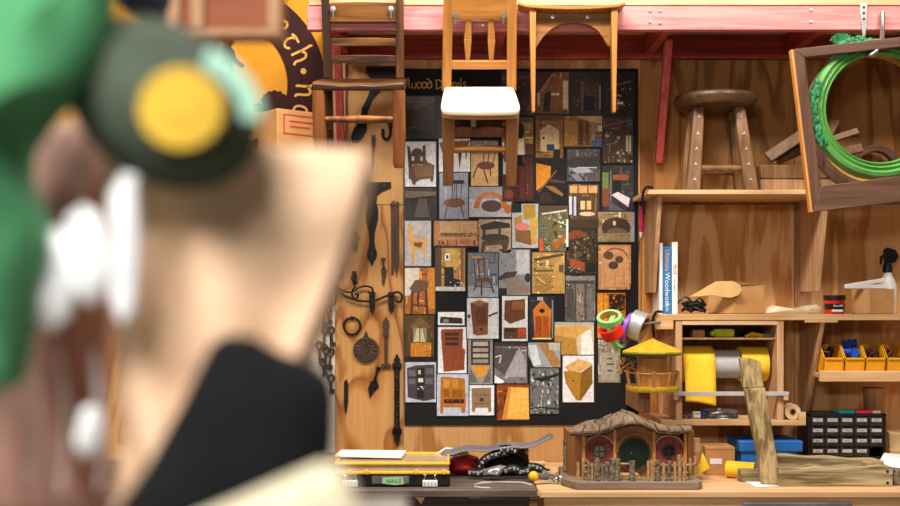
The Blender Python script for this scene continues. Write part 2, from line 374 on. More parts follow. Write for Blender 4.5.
# ---------------------------------------------------------------- setting
def boards(name, mat, rects, y0, y1, **k):
    b = MB()
    for u0, v0, u1, v1 in rects:
        p, q = at(u0, v0), at(u1, v1); b.box((p.x, y0, p.z), (q.x, y1, q.z))
    return b.build(name, mat, **k)
zb = 300 + EYE * 220
boards('wall_back', 'ply', [(-400,-160,403,204.4),(403.6,-160,640,zb)], 0, .04, kind='structure')
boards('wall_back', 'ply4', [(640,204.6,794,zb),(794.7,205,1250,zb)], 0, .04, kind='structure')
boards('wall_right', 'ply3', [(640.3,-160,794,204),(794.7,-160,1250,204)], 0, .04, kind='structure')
boards('wall_left', 'ply2', [(-400,205.1,403.1,zb)], 0, .04, kind='structure')
MB().box((-4.5, -7, -.05), (4.5, .04, 0)).build('floor', 'floor', kind='structure')
# ---------------------------------------------------------------- high red shelf
sh = thing('wall_shelf', (.5, -.02, 2.73), 'long high shelf with a pink stained front rail and red back rail', 'shelf')
xa, xb = at(307, 0, -.53).x, at(1000, 0, -.53).x
MB().box((xa+.008, -.535, 2.836), (xb, -.01, 2.864)).build('shelf_board', 'pale', sh, .003)
MB().box((xa, -.53, 2.737), (xb, -.49, 2.836)).build('front_rail', 'pink', sh, .004, label='pink stained front rail')
MB().box((xa+.04, -.04, 2.73), (xb, -.001, 2.836)).build('back_rail', 'red', sh, .003, label='red stained back rail')
for u in (345, 497, 647, 787, 900):
    x = (u - 450) / 220; MB().box((x-.02, -.49, 2.745), (x+.02, -.04, 2.836)).build('cross_brace', 'red', sh, .003)
for (u, vb) in ((341, 147), (659, 162)):
    p = at(u, vb, -.03); st = MB().beam((p.x, -.025, p.z), (p.x-.01*(1 if u>450 else -1), -.3, 2.76), .034, .035, up=(0,1,0)); st.build('strut', 'redz', sh, .003)
for (u, v) in ((650,11),(660,11),(650,22),(660,23),(811,10),(811,22),(483,25)):
    p = at(u, v, -.532); MB().lathe([(.0001,-.0035),(.006,-.003),(.006,.003)], p, 'Y', 10).build('screw', 'steel', sh)
p = at(342, 200, 0); 
boards('trim_1', 'shelfv', [(334,62,346,205)], -.022, 0, kind='structure')
# ---------------------------------------------------------------- sign
cx, cz = at(226, 85).x, at(226, 85).z; k = 1/220
sg = thing('round_emblem_sign', (cx, -.01, cz-.5), 'amber wall sign with a dark maroon lettered ring and silhouettes', 'sign')
b = MB(); b.box((at(100,0).x, -.012, at(0,200).z), (at(332,0).x, -.001, at(0,-30).z)); b.build('panel', 'signy', sg, .002)
MB().lathe_closed([(62*k,-.002),(100*k,-.002),(100*k,.002),(62*k,.002)], (cx, -.015, cz), 'Y', 96).build('lettered_ring', 'signb', sg)
G = {  # pen strokes of an uncial hand, unit x-height
 'e': [[(.75,.15),(.5,0),(.25,.02),(.08,.25),(.08,.6),(.25,.92),(.5,1),(.68,.85),(.66,.62),(.45,.5),(.1,.46)]],
 't': [[(0,.9),(.3,1),(.8,.97)],[(.42,.97),(.2,.7),(.15,.3),(.35,.03),(.65,.08),(.75,.25)]],
 'h': [[(.15,1.6),(.05,1.5),(.12,1.0),(.12,0)],[(.12,.7),(.4,.98),(.68,.85),(.72,.4),(.68,.1),(.85,-.12)]],
 'n': [[(0,1),(.14,.95),(.14,0)],[(.14,.75),(.45,1),(.7,.85),(.72,.15),(.88,0)]],
 'o': [[(.45,1),(.15,.85),(.05,.5),(.15,.12),(.42,0),(.7,.15),(.8,.5),(.7,.85),(.45,1)]],
 'W': [[(-.15,1.75),(.1,1.25),(.08,.3),(.35,0),(.56,.25),(.6,.85)],[(.62,.5),(.72,.08),(1.0,0),(1.25,.35),(1.2,.95)]],
 'd': [[(-.1,1.55),(.3,1.4),(.7,.95),(.78,.5),(.68,.12),(.4,0),(.12,.14),(.05,.5),(.18,.85),(.45,.95),(.72,.8)]],
 'D': [[(.1,-.25),(.1,1.35)],[(-.1,1.3),(.5,1.35),(.95,1.0),(1,.55),(.75,.1),(.3,-.02),(.1,.03)]],
 'a': [[(.62,.9),(.3,.98),(.08,.6),(.15,.1),(.42,.02),(.62,.3)],[(.62,1),(.62,.1),(.8,0)]],
 'i': [[(.1,1),(.15,.1),(.3,0)]], 'l': [[(.05,1.6),(.12,1.5),(.12,.12),(.32,0)]],
 's': [[(.6,.92),(.35,1),(.15,.8),(.3,.55),(.52,.4),(.55,.15),(.3,0),(.02,.08)]]}
def smooth(p, n=3):
    if len(p) < 3: return p
    out = []
    for i in range(len(p) - 1):
        a, b_, c, d = p[max(i-1,0)], p[i], p[i+1], p[min(i+2,len(p)-1)]
        for j in range(n):
            t = j / n; out.append(tuple(.5*((2*b_[q]) + (-a[q]+c[q])*t + (2*a[q]-5*b_[q]+4*c[q]-d[q])*t*t + (-a[q]+3*b_[q]-3*c[q]+d[q])*t**3) for q in range(len(a))))
    return out + [p[-1]]
b = MB()
for ch, u, v, rot, sz in (('e',281,28,48,15),('t',291,43,56,14),('h',300,57,66,14),('n',303.5,91,94,15),('o',301,112,106,14)):
    r = math.radians(rot); X = Vector((math.cos(r), 0, -math.sin(r))); Y = Vector((math.sin(r), 0, math.cos(r)))
    q = at(u, v, 0); q.y = -.0185; s_ = sz * k; q = q - X * (.42*s_) - Y * (.5*s_)
    b = MB()
    for st in G[ch]: b.ribbon(smooth(st), .17, q, X, Y, s_)
    b.build('sign_letter', 'signl', sg)
b = MB(); q = at(304,72,0); b.lathe([(.0001,-.001),(3*k,-.001),(3*k,.001)], (q.x,-.0178,q.z), 'Y', 14)
b.build('sign_dot', 'signl', sg)
b = MB()
sil = [(219,73),(218,62),(213,60),(212,54),(217,49),(222,47),(224,44),(223,39),(226,36),(231,36),(235,39),(234,44),(231,47),(235,52),(237,59),(241,63),(245,66),(243,69),(239,66),(233,62),(234,74),(238,90),(243,106),(237,108),(230,92),(226,92),(222,108),(215,108),(219,90)]
b.prism([Vector((at(u,v).x, -.0165, at(u,v).z)) for u,v in sil], (0,.004,0)); b.build('figure_silhouette', 'signb', sg)
b = MB(); tr = [(252,112),(254,105),(260,103),(264,106)] + [(275+ (13+1.4*(i%2))*math.cos(t), 103-(11+1.6*(i%2))*math.sin(t)) for i,t in enumerate([PI*(1-j/14) for j in range(15)])] + [(287,112)]
b.prism([Vector((at(u,v).x, -.0165, at(u,v).z)) for u,v in tr], (0,.004,0)); b.build('bush_silhouette', 'signb', sg)
# cardboard box under the sign, on its own ledge
yb = -.36; p = at(277, 108, yb); ht = .26
X1 = Vector((math.cos(math.radians(38)), math.sin(math.radians(38)), 0)); X2 = Vector((-math.cos(math.radians(52)), math.sin(math.radians(52)), 0))*1.0
sl = thing('ledge_shelf', (p.x-.02, -.1, p.z-ht-.03), 'small pine wall ledge carrying the stamped cardboard box', 'shelf')
MB().box((p.x-.3, -.40, p.z-ht-.022), (p.x+.3, -.013, p.z-ht)).build('shelf_board', 'shelf', sl, .002)
MB().box((p.x-.2, -.22, p.z-ht-.16), (p.x-.18, -.013, p.z-ht-.022)).build('bracket', 'shelfv', sl, .002)
cb = thing('cardboard_box', (p.x, -.15, p.z-ht), 'closed cardboard box with a red stamp below the round amber sign', 'box')
q = Vector((p.x, -.36, p.z)); A = q; B = q + X1*.25; Dd = q + X2*.17; Cc = B + X2*.17
MB().prism([A,B,Cc,Dd], (0,0,-ht)).build('carton', 'card', cb, .003)
b = MB(); nrm = Vector((X1.y, -X1.x, 0)) * .0012
def onf(s_, t_): return A + X1*s_ + Vector((0,0,-t_)) + nrm
for a_, c_ in (((.03,.02),(.22,.026)),((.03,.1),(.22,.106)),((.03,.02),(.036,.106)),((.214,.02),(.22,.106)),((.06,.045),(.19,.053)),((.06,.068),(.16,.075))):
    b.add([onf(a_[0],a_[1]), onf(c_[0],a_[1]), onf(c_[0],c_[1]), onf(a_[0],c_[1])], [(0,1,2,3)])
b.build('red_stamp', 'redink', cb)
# ---------------------------------------------------------------- hanging chairs
def screws(x0, x1, z, y0, y1, root):
    for x in (x0, x1):
        MB().tube([(x, y0, z), (x, y1, z)], .004, 8).lathe([(.0001,-.004),(.011,-.003),(.012,.001),(.0001,.001)], (x, y1, z), 'Y', 14).build('screw', 'steel', root)
# A: ladder back
th = 14; t = math.radians(th)
rt = thing('ladder_back_chair', (-.352, -.417, 2.226), 'dark worn ladder-back wooden chair hung from the pink rail', 'chair', local=True)
rt.rotation_euler = (t, 0, 0)
for s_ in (-1, 1):
    MB().beam((s_*.145,0,.0), (s_*.148,0,.33), .03, .03).beam((s_*.148,0,.33), (s_*.15,.0,.72), .034, .028, w2=.03).build('back_post', 'chairdarkz', rt, .005)
    MB().tube([(s_*.15,-.29,.0),(s_*.152,-.287,.02),(s_*.155,-.285,.15),(s_*.155,-.285,.3)], [.017,.024,.026,.024], 14).build('front_leg', 'legor', rt)
for z0, z1, nm in ((.555,.63,'top_rail'),(.46,.49,'slat'),(.392,.422,'slat')):
    g = MB(); n = 10
    vs = []
    for i in range(n+1):
        x = -.135 + .27*i/n; c_ = .008*math.cos(PI*(i/n-.5)); 
        vs += [(x, -.006-c_, z0), (x, .008-c_, z0), (x, .008-c_, z1+c_*.4), (x, -.006-c_, z1+c_*.4)]
    fs = [(0,1,2,3), tuple(4*n+i for i in (3,2,1,0))]
    for i in range(n):
        for j in range(4): fs.append((4*i+j, 4*i+4+j, 4*i+4+(j+1)%4, 4*i+(j+1)%4))
    g.add(vs, fs).build(nm, 'chairdark', rt, .002)
g = MB(); n = 18; vs = []; fs = []
for i in range(n+1):
    f = i/n; x = -.178 + .356*f; dip = .012*(.5-.5*math.cos(2*PI*f*1.0))*(1-.5*math.exp(-((f-.5)/.12)**2))
    vs += [(x,-.30,.298),(x,.01,.298),(x,.01,.33),(x,-.27,.332-dip),(x,-.30,.328-dip)]
fs = [(0,1,2,3,4), tuple(5*n+i for i in (4,3,2,1,0))]
for i in range(n):
    for j in range(5): fs.append((5*i+j, 5*i+5+j, 5*i+5+(j+1)%5, 5*i+(j+1)%5))
g.add(vs, fs).build('seat', 'chairdark', rt, .006)
MB().tube([(-.155,-.285,.19),(0,-.285,.19),(.155,-.285,.19)], [.009,.015,.009], 10).build('stretcher', 'legor', rt)
MB().tube([(-.145,0,.16),(0,0,.16),(.145,0,.16)], [.008,.013,.008], 10).build('stretcher', 'chairdark', rt)
for s_ in (-1,1): MB().tube([(s_*.148,0,.12),(s_*.15,-.285,.12)], .009, 8).build('stretcher', 'chairdark', rt)
for x in (-.118,.115):
    MB().lathe([(.0001,-.004),(.011,-.003),(.012,.002),(.0001,.002)], (x,-.018,.605), 'Y', 14).tube([(x,-.018,.603),(x,-.018,.57)], .004, 6).build('hanging_screw', 'steel', rt)
# B: cream seat
rt = thing('cream_seat_chair', (.120, -.298, 2.234), 'honey wooden chair with a bright cream seat and two splats, hung on the pink rail', 'chair', local=True)
rt.rotation_euler = (math.radians(28), 0, 0)
for s_ in (-1, 1):
    MB().beam((s_*.135,0,.31), (s_*.125,0,.77), .04, .03, w2=.038).build('back_post', 'honey', rt, .004)
    MB().beam((s_*.125,0,.0), (s_*.13,0,.3), .03, .03).build('rear_leg', 'brownleg', rt, .003)
    MB().beam((s_*.128,-.27,.0), (s_*.125,-.265,.29), .04, .036, w2=.052).build('front_leg', 'brownleg', rt, .004)
    MB().beam((s_*.048,-.002,.43), (s_*.048,-.002,.525), .016, .012, w2=.032).beam((s_*.048,-.002,.525), (s_*.044,-.002,.62), .032, .012, w2=.018).build('splat', 'honey', rt, .003)
MB().box((-.118,-.014,.605), (.118,.01,.71)).build('top_rail', 'honeyx', rt, .004)
MB().box((-.13,-.012,.402), (.13,.01,.437)).build('lower_rail', 'honeyx', rt, .003)
g = MB(); sp = [(-.142,.0),(.142,.0),(.150,-.1),(.156,-.24),(.150,-.285),(.12,-.3),(0,-.306),(-.12,-.3),(-.150,-.285),(-.156,-.24),(-.150,-.1)]
g.prism([(x,y,.298) for x,y in sp][::-1], (0,0,.03)); g.build('seat', 'cream', rt, .01)
g = MB(); g.prism([(x*.99,y*.985,.284) for x,y in sp][::-1], (0,0,.014)); g.build('seat_base', 'honeyx', rt, .003)
MB().tube([(-.125,-.265,.15),(.125,-.265,.15)], .013, 10).build('stretcher', 'honeyx', rt)
MB().box((-.125,-.01,.11), (.125,.01,.15)).build('stretcher', 'brownleg', rt, .003)
for x in (-.098,.094):
    MB().lathe([(.0001,-.004),(.011,-.003),(.012,.002),(.0001,.002)], (x,-.018,.625), 'Y', 14).tube([(x,-.018,.623),(x,-.018,.59)], .004, 6).build('hanging_screw', 'steel', rt)
# C: arched apron stool
yy = -.56; p = at(571, 60, yy)
rt = thing('arched_stool', (p.x, -.66, at(0,114,yy).z), 'brown wooden stool with an arched apron and slim legs, hung on the pink rail', 'stool')
pts = [at(u,v,yy) for u,v in [(532,9),(611,9),(612,30),(610,47)]] + [at(u,v,yy) for u,v in [(607,45),(603,37),(597,30),(589,25),(579,23),(570,22.5),(561,24),(552,29),(544,36),(539,43),(536,48)]] + [at(533,47,yy), at(532,30,yy)]
MB().prism(pts, (0,.022,0)).build('arched_apron', 'apron', rt, .002)
for u0, u1, u2, u3 in ((529.5,535.5,532,534.5),(610.5,617,612,615.5)):
    a = at((u0+u1)/2, 9, yy-.02); c_ = at((u2+u3)/2, 113, yy-.02)
    MB().beam((a.x, yy-.02, a.z), (c_.x, yy-.02, c_.z), .026, .05, w2=.014, d2=.035).build('leg', 'honey', rt, .003)
g = MB(); n = 16
top = []; bot = []
for i in range(n+1):
    f = i/n; u = 518.5 + 107*f; c_ = 2.5*(1-(2*f-1)**2)
    top.append(at(u, 3.2+c_-1.5*(abs(2*f-1)>.9), yy-.06)); bot.append(at(u, 6.2+c_*1.3-1.5*(abs(2*f-1)>.9), yy-.06))
g.prism(top + bot[::-1], (0,.085,0)); g.build('seat', 'honeyx', rt, .003)
p0, p1 = at(553,17,yy), at(588,17,yy)
for q in (p0, p1): MB().lathe([(.0001,-.004),(.009,-.003),(.01,.004),(.0001,.004)], (q.x, yy-.003, q.z), 'Y', 14).build('screw', 'steel', rt)
# ---------------------------------------------------------------- black board
bd = thing('display_board', (at(521,0).x, -.005, at(0,425).z), 'large black display board headed Wood Details and covered in photo prints', 'board')
p, q = at(404.5,69), at(638,425); MB().box((p.x,-.008,p.z), (q.x,-.001,q.z)).build('backing', 'board', bd, .002)
b = MB(); xx = 408.5; s_ = 6.0*k
for ch in 'Wood Details':
    if ch == ' ': xx += 3.6; continue
    q = at(xx, 88.5, 0); q.y = -.0092
    for st in G[ch]: b.ribbon(smooth(st), .2, q, k=s_)
    xx += {'W':8.2,'D':6.6,'i':2.4,'l':2.4,'t':4.8,'s':4.2}.get(ch, 5.2)
b.build('title_lettering', 'gold', bd)
# ---------------------------------------------------------------- the prints on the board
def leg(col, *xs): return [('l', col, .05, a, b_, c_, d) for a, b_, c_, d in xs]
PR = [
(406,97,435,138,'3c3430','wedge of dark timber under a grey sky',[('r','5c524c',0,0,1,.45),('p','4c3c30',(0,.35,1,.12,1,.5,.55,.82,0,.55)),('p','6e5a4a',(0,.3,.9,.1,.5,.3)),('r','1c1614',0,.84,1,1)]),
(437,97,468,138,'3a2416','dark brown plank door half behind the cream seat',[('r','4c3220',.1,.05,.45,.95),('r','442a1a',.5,.05,.9,.95)]),
(469.5,117,501,135,'4c3424','pale stone figure and chair in a brown room',[('n',14,('b09a80','7c5c40','2c1c14'),0,0,1,1),('r','5c3c24',.3,.4,.7,.55),('r','c0b0a0',.05,.1,.2,.9)]),
(502,118,533,155,'9c7c48','dark plant and white cloth before a yellow wall',[('r','5c4c30',0,0,1,.12),('e','2c3420',.58,.35,.14,.22),('p','d8c8b0',(.5,.6,.7,.55,.72,1,.4,1)),('r','5c3c28',.75,.7,1,1),('r','e0d8c8',.0,.65,.25,.95)]),
(405,142,436,187,'c4c2c2','dark brown carved rocking armchair on pale grey',[('p','4c382a',(.07,.08,.16,.12,.24,.45,.24,.62,.12,.6)),('p','54402f',(.2,.22,.36,.14,.52,.16,.6,.28,.6,.5,.22,.5)),('p','4c382a',(.56,.1,.66,.06,.68,.4,.6,.52)),('p','5f4836',(.62,.3,.74,.46,.95,.52,.92,.86,.84,.9,.8,.82,.5,.84,.36,.9,.32,.97,.24,.94,.2,.84,.12,.82,.12,.56,.6,.5)),('r','b8b4b0',.22,.33,.3,.42),('r','b8b4b0',.5,.33,.57,.42),('p','785c40',(.25,.5,.9,.52,.88,.75,.35,.8))]),
(439,139,470,172,'d4d0ce','brown legs and corner of a wedge seat on white',[('p','8a5c34',(0,.12,1,.05,.9,.3,.6,.45,.1,.4)),('p','5c3820',(.62,.4,.74,.4,.66,.95)),('p','5c3820',(.85,.25,.95,.2,.86,.7)),('p','6e4828',(.1,.35,.3,.4,.2,.8))]),
(471,141,498,186,'c09c6c','brown stick-back chair against a tan room',[('r','8c8078',0,0,1,.3),('e','6a4028',.55,.55,.33,.09),('l','5a3420',.05,.25,.55,.08,.82),('l','5a3420',.05,.45,.6,.62,.94),('l','5a3420',.05,.7,.58,.72,.78),('l','6a4028',.04,.45,.5,.5,.12),('l','6a4028',.04,.62,.5,.7,.1),('l','6a4028',.04,.8,.5,.95,.15),('l','6a4028',.05,.42,.12,.97,.12)]),
(405,188,436,219,'2c2420','dark trestle table with a thick pedestal',[('p','6e6050',(0,.1,1,.12,1,.24,.1,.34,0,.3)),('p','5c5040',(.45,.35,.7,.35,.8,.95,.3,.95)),('r','4a4036',0,.02,.9,.09)]),
(439.5,173,468,219,'8c9098','brown spindle chair before grey-blue planks',[('r','a8a8b0',.2,0,.24,.8),('r','70747c',.5,0,.54,.6),('r','a0a0a8',.75,0,.8,.8),('r','3c2c24',.4,.16,.85,.24),('e','7c5438',.52,.65,.38,.1),('l','5a3c28',.04,.25,.7,.2,.97),('l','5a3c28',.04,.75,.7,.85,.97),('l','5a3c28',.03,.45,.24,.45,.6),('l','5a3c28',.03,.6,.24,.6,.6),('l','5a3c28',.03,.78,.24,.74,.6)]),
(469,187,512,217,'b0aeb2','orange bow-shaped back rail on a grey ground',[('r','8c8a90',0,0,1,.4),('a','b0682c',.13,.5,.72,.4,.56),('e','54402e',.52,.64,.24,.2),('e','b0682c',.9,.74,.09,.16)]),
(503,157,533,201,'4c2a1c','reddish brown panelled cupboard in shade',[('r','5c3422',.55,.2,1,.95),('p','181414',(.25,0,.6,0,.75,.25,.5,.2)),('e','7c3c24',.2,.85,.15,.1),('r','a0988c',.0,.05,.12,.4),('r','3c2016',.72,.25,.75,.9)]),
(405,221,431,266,'b8b4b4','pale wood armchair with curved arms on grey',[('p','d0a060',(.1,.08,.25,.05,.32,.3,.85,.35,.88,.5,.78,.6,.8,.78,.72,.78,.65,.62,.4,.68,.36,.97,.26,.97,.24,.6,.1,.4)),('p','6a5234',(.35,.48,.7,.48,.6,.6,.35,.56)),('r','a8a4a4',.38,.36,.72,.42)]),
(434,221,478.5,246,'b8794c','long pale settle with a lattice seat on orange floor',[('r','c8a070',.12,.02,.95,.5),('r','7c5a38',.08,.48,.95,.62),('n',22,('d8b888','5c4028'),.1,.48,.94,.62),('r','c09060',.06,.64,.95,.76),('r','8c5030',.1,.78,.14,.95),('r','8c5030',.5,.78,.53,.95),('r','8c5030',.9,.78,.94,.95),('p','b88c54',(0,.6,.12,.1,.14,.6))]),
(435.5,248,465,291,'a88448','yellow panelled room with a framed picture and dark armchair',[('r','c8a458',.35,.02,.8,.45),('r','5c4428',.0,0,.2,.9),('r','f0ece0',.32,.13,.48,.29),('r','4c4438',.36,.17,.44,.25),('p','201c1c',(.3,.45,.6,.44,.62,.7,.85,.75,.8,.9,.3,.9)),('r','8c5c30',.85,0,.95,.85),('r','c0bab4',0,.9,1,1),('n',12,('d8d4d0','5c5450'),.5,.78,1,1)]),
(468,253,498,297,'74767c','tall spindle-back chair on a slate-grey ground',[('r','989aa0',0,.75,1,1),('e','b88c54',.3,.1,.18,.035),('e','a87844',.4,.34,.22,.035),('l','5c4430',.04,.2,.12,.25,.6),('l','5c4430',.04,.35,.12,.38,.6),('l','5c4430',.04,.52,.12,.55,.6),('e','6a4c34',.5,.61,.3,.05),('l','4c382c',.05,.28,.64,.2,.85),('l','4c382c',.05,.45,.64,.45,.97),('l','4c382c',.05,.75,.64,.85,.9),('l','4c382c',.03,.22,.76,.8,.78)]),
(479,219.5,511,253,'a89478','old brown slab-backed chair before a cream stone wall',[('n',16,('d8c8ac','8c7a64','bca888'),0,0,1,1),('p','3c2c24',(.02,.18,.5,.05,.96,.12,.96,.25,.1,.32)),('e','4c382c',.5,.55,.44,.12),('r','3c2c24',.12,.2,.2,.55),('r','4c382c',.6,.2,.68,.5),('p','5c4432',(.1,.65,.95,.6,.85,.98,.75,.95,.7,.75,.2,.78,.15,1,.05,.95))]),
(512,204,538.5,248,'b0b0b0','yellow box armchair with a pink cushion',[('p','b08c3c',(.42,.02,.88,.02,.88,.35,.42,.35)),('p','a8843c',(.08,.32,.35,.25,.42,.55,.1,.6)),('p','c09c4c',(.65,.32,.98,.3,.9,.92,.7,.9)),('p','84603c',(.12,.58,.7,.6,.72,.94,.12,.85)),('e','d07c70',.38,.52,.26,.09),('r','2c2c2c',0,0,.35,.2)]),
(539,206,568,251.5,'6c6a50','sunlit rustic room with green plants and wooden tables',[('r','5c4a38',0,0,1,.14),('l','d0ccc0',.05,.1,.18,.95,.1),('n',40,('e0dcc8','4c5c2c','9c5c30','c8b890','3c2c1c'),.1,.18,1,.95),('r','c85a34',0,.72,.14,1),('p','a8622c',(.4,.85,.95,.6,.95,.7,.6,.98)),('r','e8e4d8',.93,.3,1,.9)]),
(499,249.5,530,295,'8c8c90','worn stone-coloured plank table by rough plaster',[('n',18,('6c6c74','a0a0a4'),0,0,.55,.55),('r','b8b8b8',.55,.02,.97,.55),('p','4a423c',(0,.6,.2,.5,.6,.48,.5,.6,0,.68)),('p','8c7c6c',(.1,.66,.6,.6,1,.85,.95,.97,.35,.97)),('r','2c2a2c',0,.85,.25,1),('e','3c3a3c',.92,.62,.1,.1)]),
(405,268,435,314,'a8682c','rough three-legged stool beside an orange wall',[('p','d4c8b8',(0,0,.5,0,.45,.3,.15,.6,0,.6)),('r','c8842c',.75,0,1,.9),('p','6e5240',(.15,.45,.35,.25,.8,.3,.75,.48,.3,.55)),('l','543828',.08,.25,.5,.22,1),('l','543828',.08,.45,.52,.42,.85),('l','543828',.08,.7,.48,.75,1),('l','543828',.05,.25,.8,.7,.82)]),
(467,298,498.5,338.5,'c8c8ca','square wooden coffee grinder box with a crank on white',[('p','6e4426',(.1,.12,.4,.05,.68,.12,.66,.9,.2,.9)),('p','8c6038',(.1,.12,.4,.05,.68,.12,.4,.2)),('p','84562e',(.25,.7,.66,.68,.66,.9,.28,.93)),('r','3c2c20',.4,.74,.5,.8),('l','4c3c34',.06,.68,.45,.82,.4,.97,.36),('e','4c3c34',.06,.45,.05,.05),('r','5c361c',.3,.25,.6,.62)]),
(502,296,527.5,341,'d0cecf','two views of a small dark wooden box on white',[('p','6a4428',(.1,.1,.9,.07,.9,.5,.3,.62,.08,.52)),('r','8a5c34',.4,.12,.86,.3),('r','5c4028',.06,.7,.95,.95),('r','a84c2c',.62,.72,.93,.92),('r','3c3028',.1,.73,.5,.8)]),
(405,315,434,360,'5c4424','tall arched cupboard glowing with light',[('p','7c5c30',(.15,.25,.5,.03,.9,.25,.85,.3,.2,.3)),('r','8c8470',.28,.28,.75,.6),('p','c8b890',(.4,.3,.6,.3,.7,.6,.3,.6)),('r','c07c2c',.2,.62,.9,.92),('r','2c1c14',0,.92,1,1),('r','302418',.5,.26,.53,.6)]),
(438,312,464.5,325,'e4e0e0','narrow dark shelf on a white ground',[('p','3c3028',(.1,.35,.9,.45,.93,.9,.06,.85)),('r','8c8078',.2,.55,.4,.8)]),
(438,327,466.5,373,'dcd8da','reddish brown dresser with open shelves on white',[('p','8c4c2c',(.12,.05,.88,.04,.86,.46,.95,.48,.92,.93,.2,.97,.14,.46,.1,.12)),('r','4c2c20',.25,.12,.72,.19),('r','4c2c20',.25,.22,.72,.29),('r','4c2c20',.25,.33,.72,.4),('r','74402a',.52,.55,.54,.9)]),
(405.5,362,436,402,'b8b6bc','grey carved cupboard with small books on shelves',[('p','4c4648',(.05,.15,.35,.08,.95,.06,.96,.92,.6,.97,.08,.88)),('r','2c2a2c',.38,.15,.62,.9),('r','c8c0b0',.42,.2,.5,.3),('r','d0ccc0',.42,.4,.58,.5),('n',10,('e0dcd0','5c7080'),.4,.6,.62,.75),('r','70686c',.1,.2,.33,.35),('r','70686c',.1,.42,.33,.55),('r','6a6468',.66,.15,.9,.3),('r','6a6468',.66,.4,.9,.55)]),
(437,374,468.5,415.5,'b4b8c4','golden oak cabinet with an open lower rack',[('p','a8702c',(.12,.06,.88,.1,.92,.7,.88,.93,.78,.93,.76,.8,.2,.8,.2,.95,.1,.95)),('r','402a18',.22,.6,.86,.7),('n',10,('a8702c',),.24,.58,.84,.7),('r','c08a3c',.2,.12,.4,.32),('r','c08a3c',.48,.13,.68,.33),('r','8c5c24',.2,.36,.4,.55),('r','8c5c24',.48,.37,.82,.56)]),
(468,338,492.5,384,'908e8c','narrow bookcase with an orange flame figured base',[('r','4a3a30',.12,.05,.9,.58),('r','b0a8a0',.2,.08,.82,.17),('r','a89890',.2,.22,.82,.3),('r','b0a8a0',.2,.34,.82,.42),('r','988a80',.2,.46,.82,.54),('p','d0903c',(.1,.6,.9,.6,.7,.8,.5,.9,.3,.78)),('p','6c6a60',(.08,.65,.4,.95,.08,.97)),('p','6c6a60',(.92,.65,.6,.95,.92,.97))]),
(469,385,494,415,'d8d4d8','small square carved chest on white',[('p','8c7456',(.1,.1,.88,.08,.88,.88,.78,.9,.76,.75,.25,.75,.24,.9,.12,.88)),('r','6e5a40',.2,.3,.8,.34),('e','4c3c2c',.5,.48,.08,.07),('r','6e5a40',.2,.6,.8,.63)]),
(494.5,343,527,383,'7c7674','folded dull grey metal plates in close-up',[('p','a09aa0',(.3,.85,.75,.1,.98,.5,.95,.85)),('p','5c5450',(0,.1,.7,.15,.3,.8,.0,.6)),('l','c8c4c4',.04,.02,.35,.2,.3,.15,.5),('p','dcdcdc',(0,.8,.3,.95,.25,1,0,1)),('r','443c3a',0,0,1,.08)]),
(497,384,529,420,'8c4a1c','sheet of golden parchment on a brown table',[('p','e4ae58',(.35,.08,.98,.1,1,.97,.15,.97,.3,.4)),('p','c48c40',(.35,.08,.45,.1,.3,.95,.15,.97))]),
(532,252.5,564.5,293.5,'b08c58','weathered corner cabinet with a carved frieze',[('p','5c4a34',(.05,.15,.95,.02,.98,.08,.08,.22)),('n',16,('5c4830','caa468'),.05,.24,.65,.42),('r','745c38',.05,.42,.66,.47),('r','a07c40',.1,.52,.6,.95),('r','bc9454',.68,.15,.95,.95),('r','5c564c',.82,.3,.96,.48),('l','dcc08c',.03,.15,.6,.4,.75)]),
(530,297,553.5,340,'38343a','pointed orange wooden privy door with a round hole',[('p','c47a2c',(.12,.3,.5,.06,.9,.3,.84,.95,.2,.95)),('e','1c1410',.5,.32,.12,.05),('r','9c4c1c',.22,.45,.5,.93),('r','a8541c',.53,.45,.8,.93),('r','8c8e88',.92,.08,.97,.95),('r','a0a4b0',.3,0,.55,.08),('r','e0c888',.1,.95,.9,.98)]),
(565,275.5,595,321,'6c6660','grey carved door panel with ironwork columns',[('r','8c8880',0,.02,1,.1),('r','4c4844',.05,.12,.95,.18),('r','8a7a6a',.38,.2,.62,.97),('n',26,('4c4038','b0a090'),.4,.22,.6,.95),('r','54504c',.05,.3,.3,.97),('r','74706a',.75,.28,.9,.97),('r','3c3836',.32,.2,.35,.97),('r','3c3836',.65,.2,.68,.97)]),
(554,322,593.5,354.5,'c8b498','pale squared timber end grain on white',[('p','c89c58',(0,.15,.8,.1,.9,.2,.6,.4,.55,.5,0,.42)),('p','b08444',(0,.4,.55,.5,.6,1,0,1)),('p','e4d8d0',(.68,.4,.92,.2,1,1,.68,1)),('r','a8a4a0',0,0,1,.08)]),
(528,342.5,560,367,'9ca0a0','brown plank lying across a grey slab',[('p','a47c50',(.3,.05,.6,0,1,.75,.98,1,.75,1)),('p','c8ccd0',(0,.1,.25,.1,.4,.9,.15,.95)),('p','2c2826',(0,.5,.18,1,0,1)),('r','b8b0a4',.65,0,1,.3)]),
(562.5,355,593.5,402,'dcd6d4','angular block of yellow timber with a split corner',[('p','cca468',(.05,.25,.5,.08,.97,.18,.6,.35,.2,.35)),('p','a87c34',(.03,.35,.2,.33,.6,.37,.55,.97,.42,.95,.1,.6)),('p','84602c',(.6,.37,.95,.2,.96,.6,.6,.95,.54,.97)),('e','5c4020',.35,.55,.03,.02)]),
(530,368,558.5,413.5,'70706e','black and white close-up of pitted stone',[('n',60,('a0a09e','3c3c3a','c4c4c0','585856'),0,.05,1,1),('p','2c2c2a',(.05,.22,.5,.2,1,.1,1,.16,.4,.3)),('l','2c2c2a',.04,0,.88,.4,.86,1,.9)]),
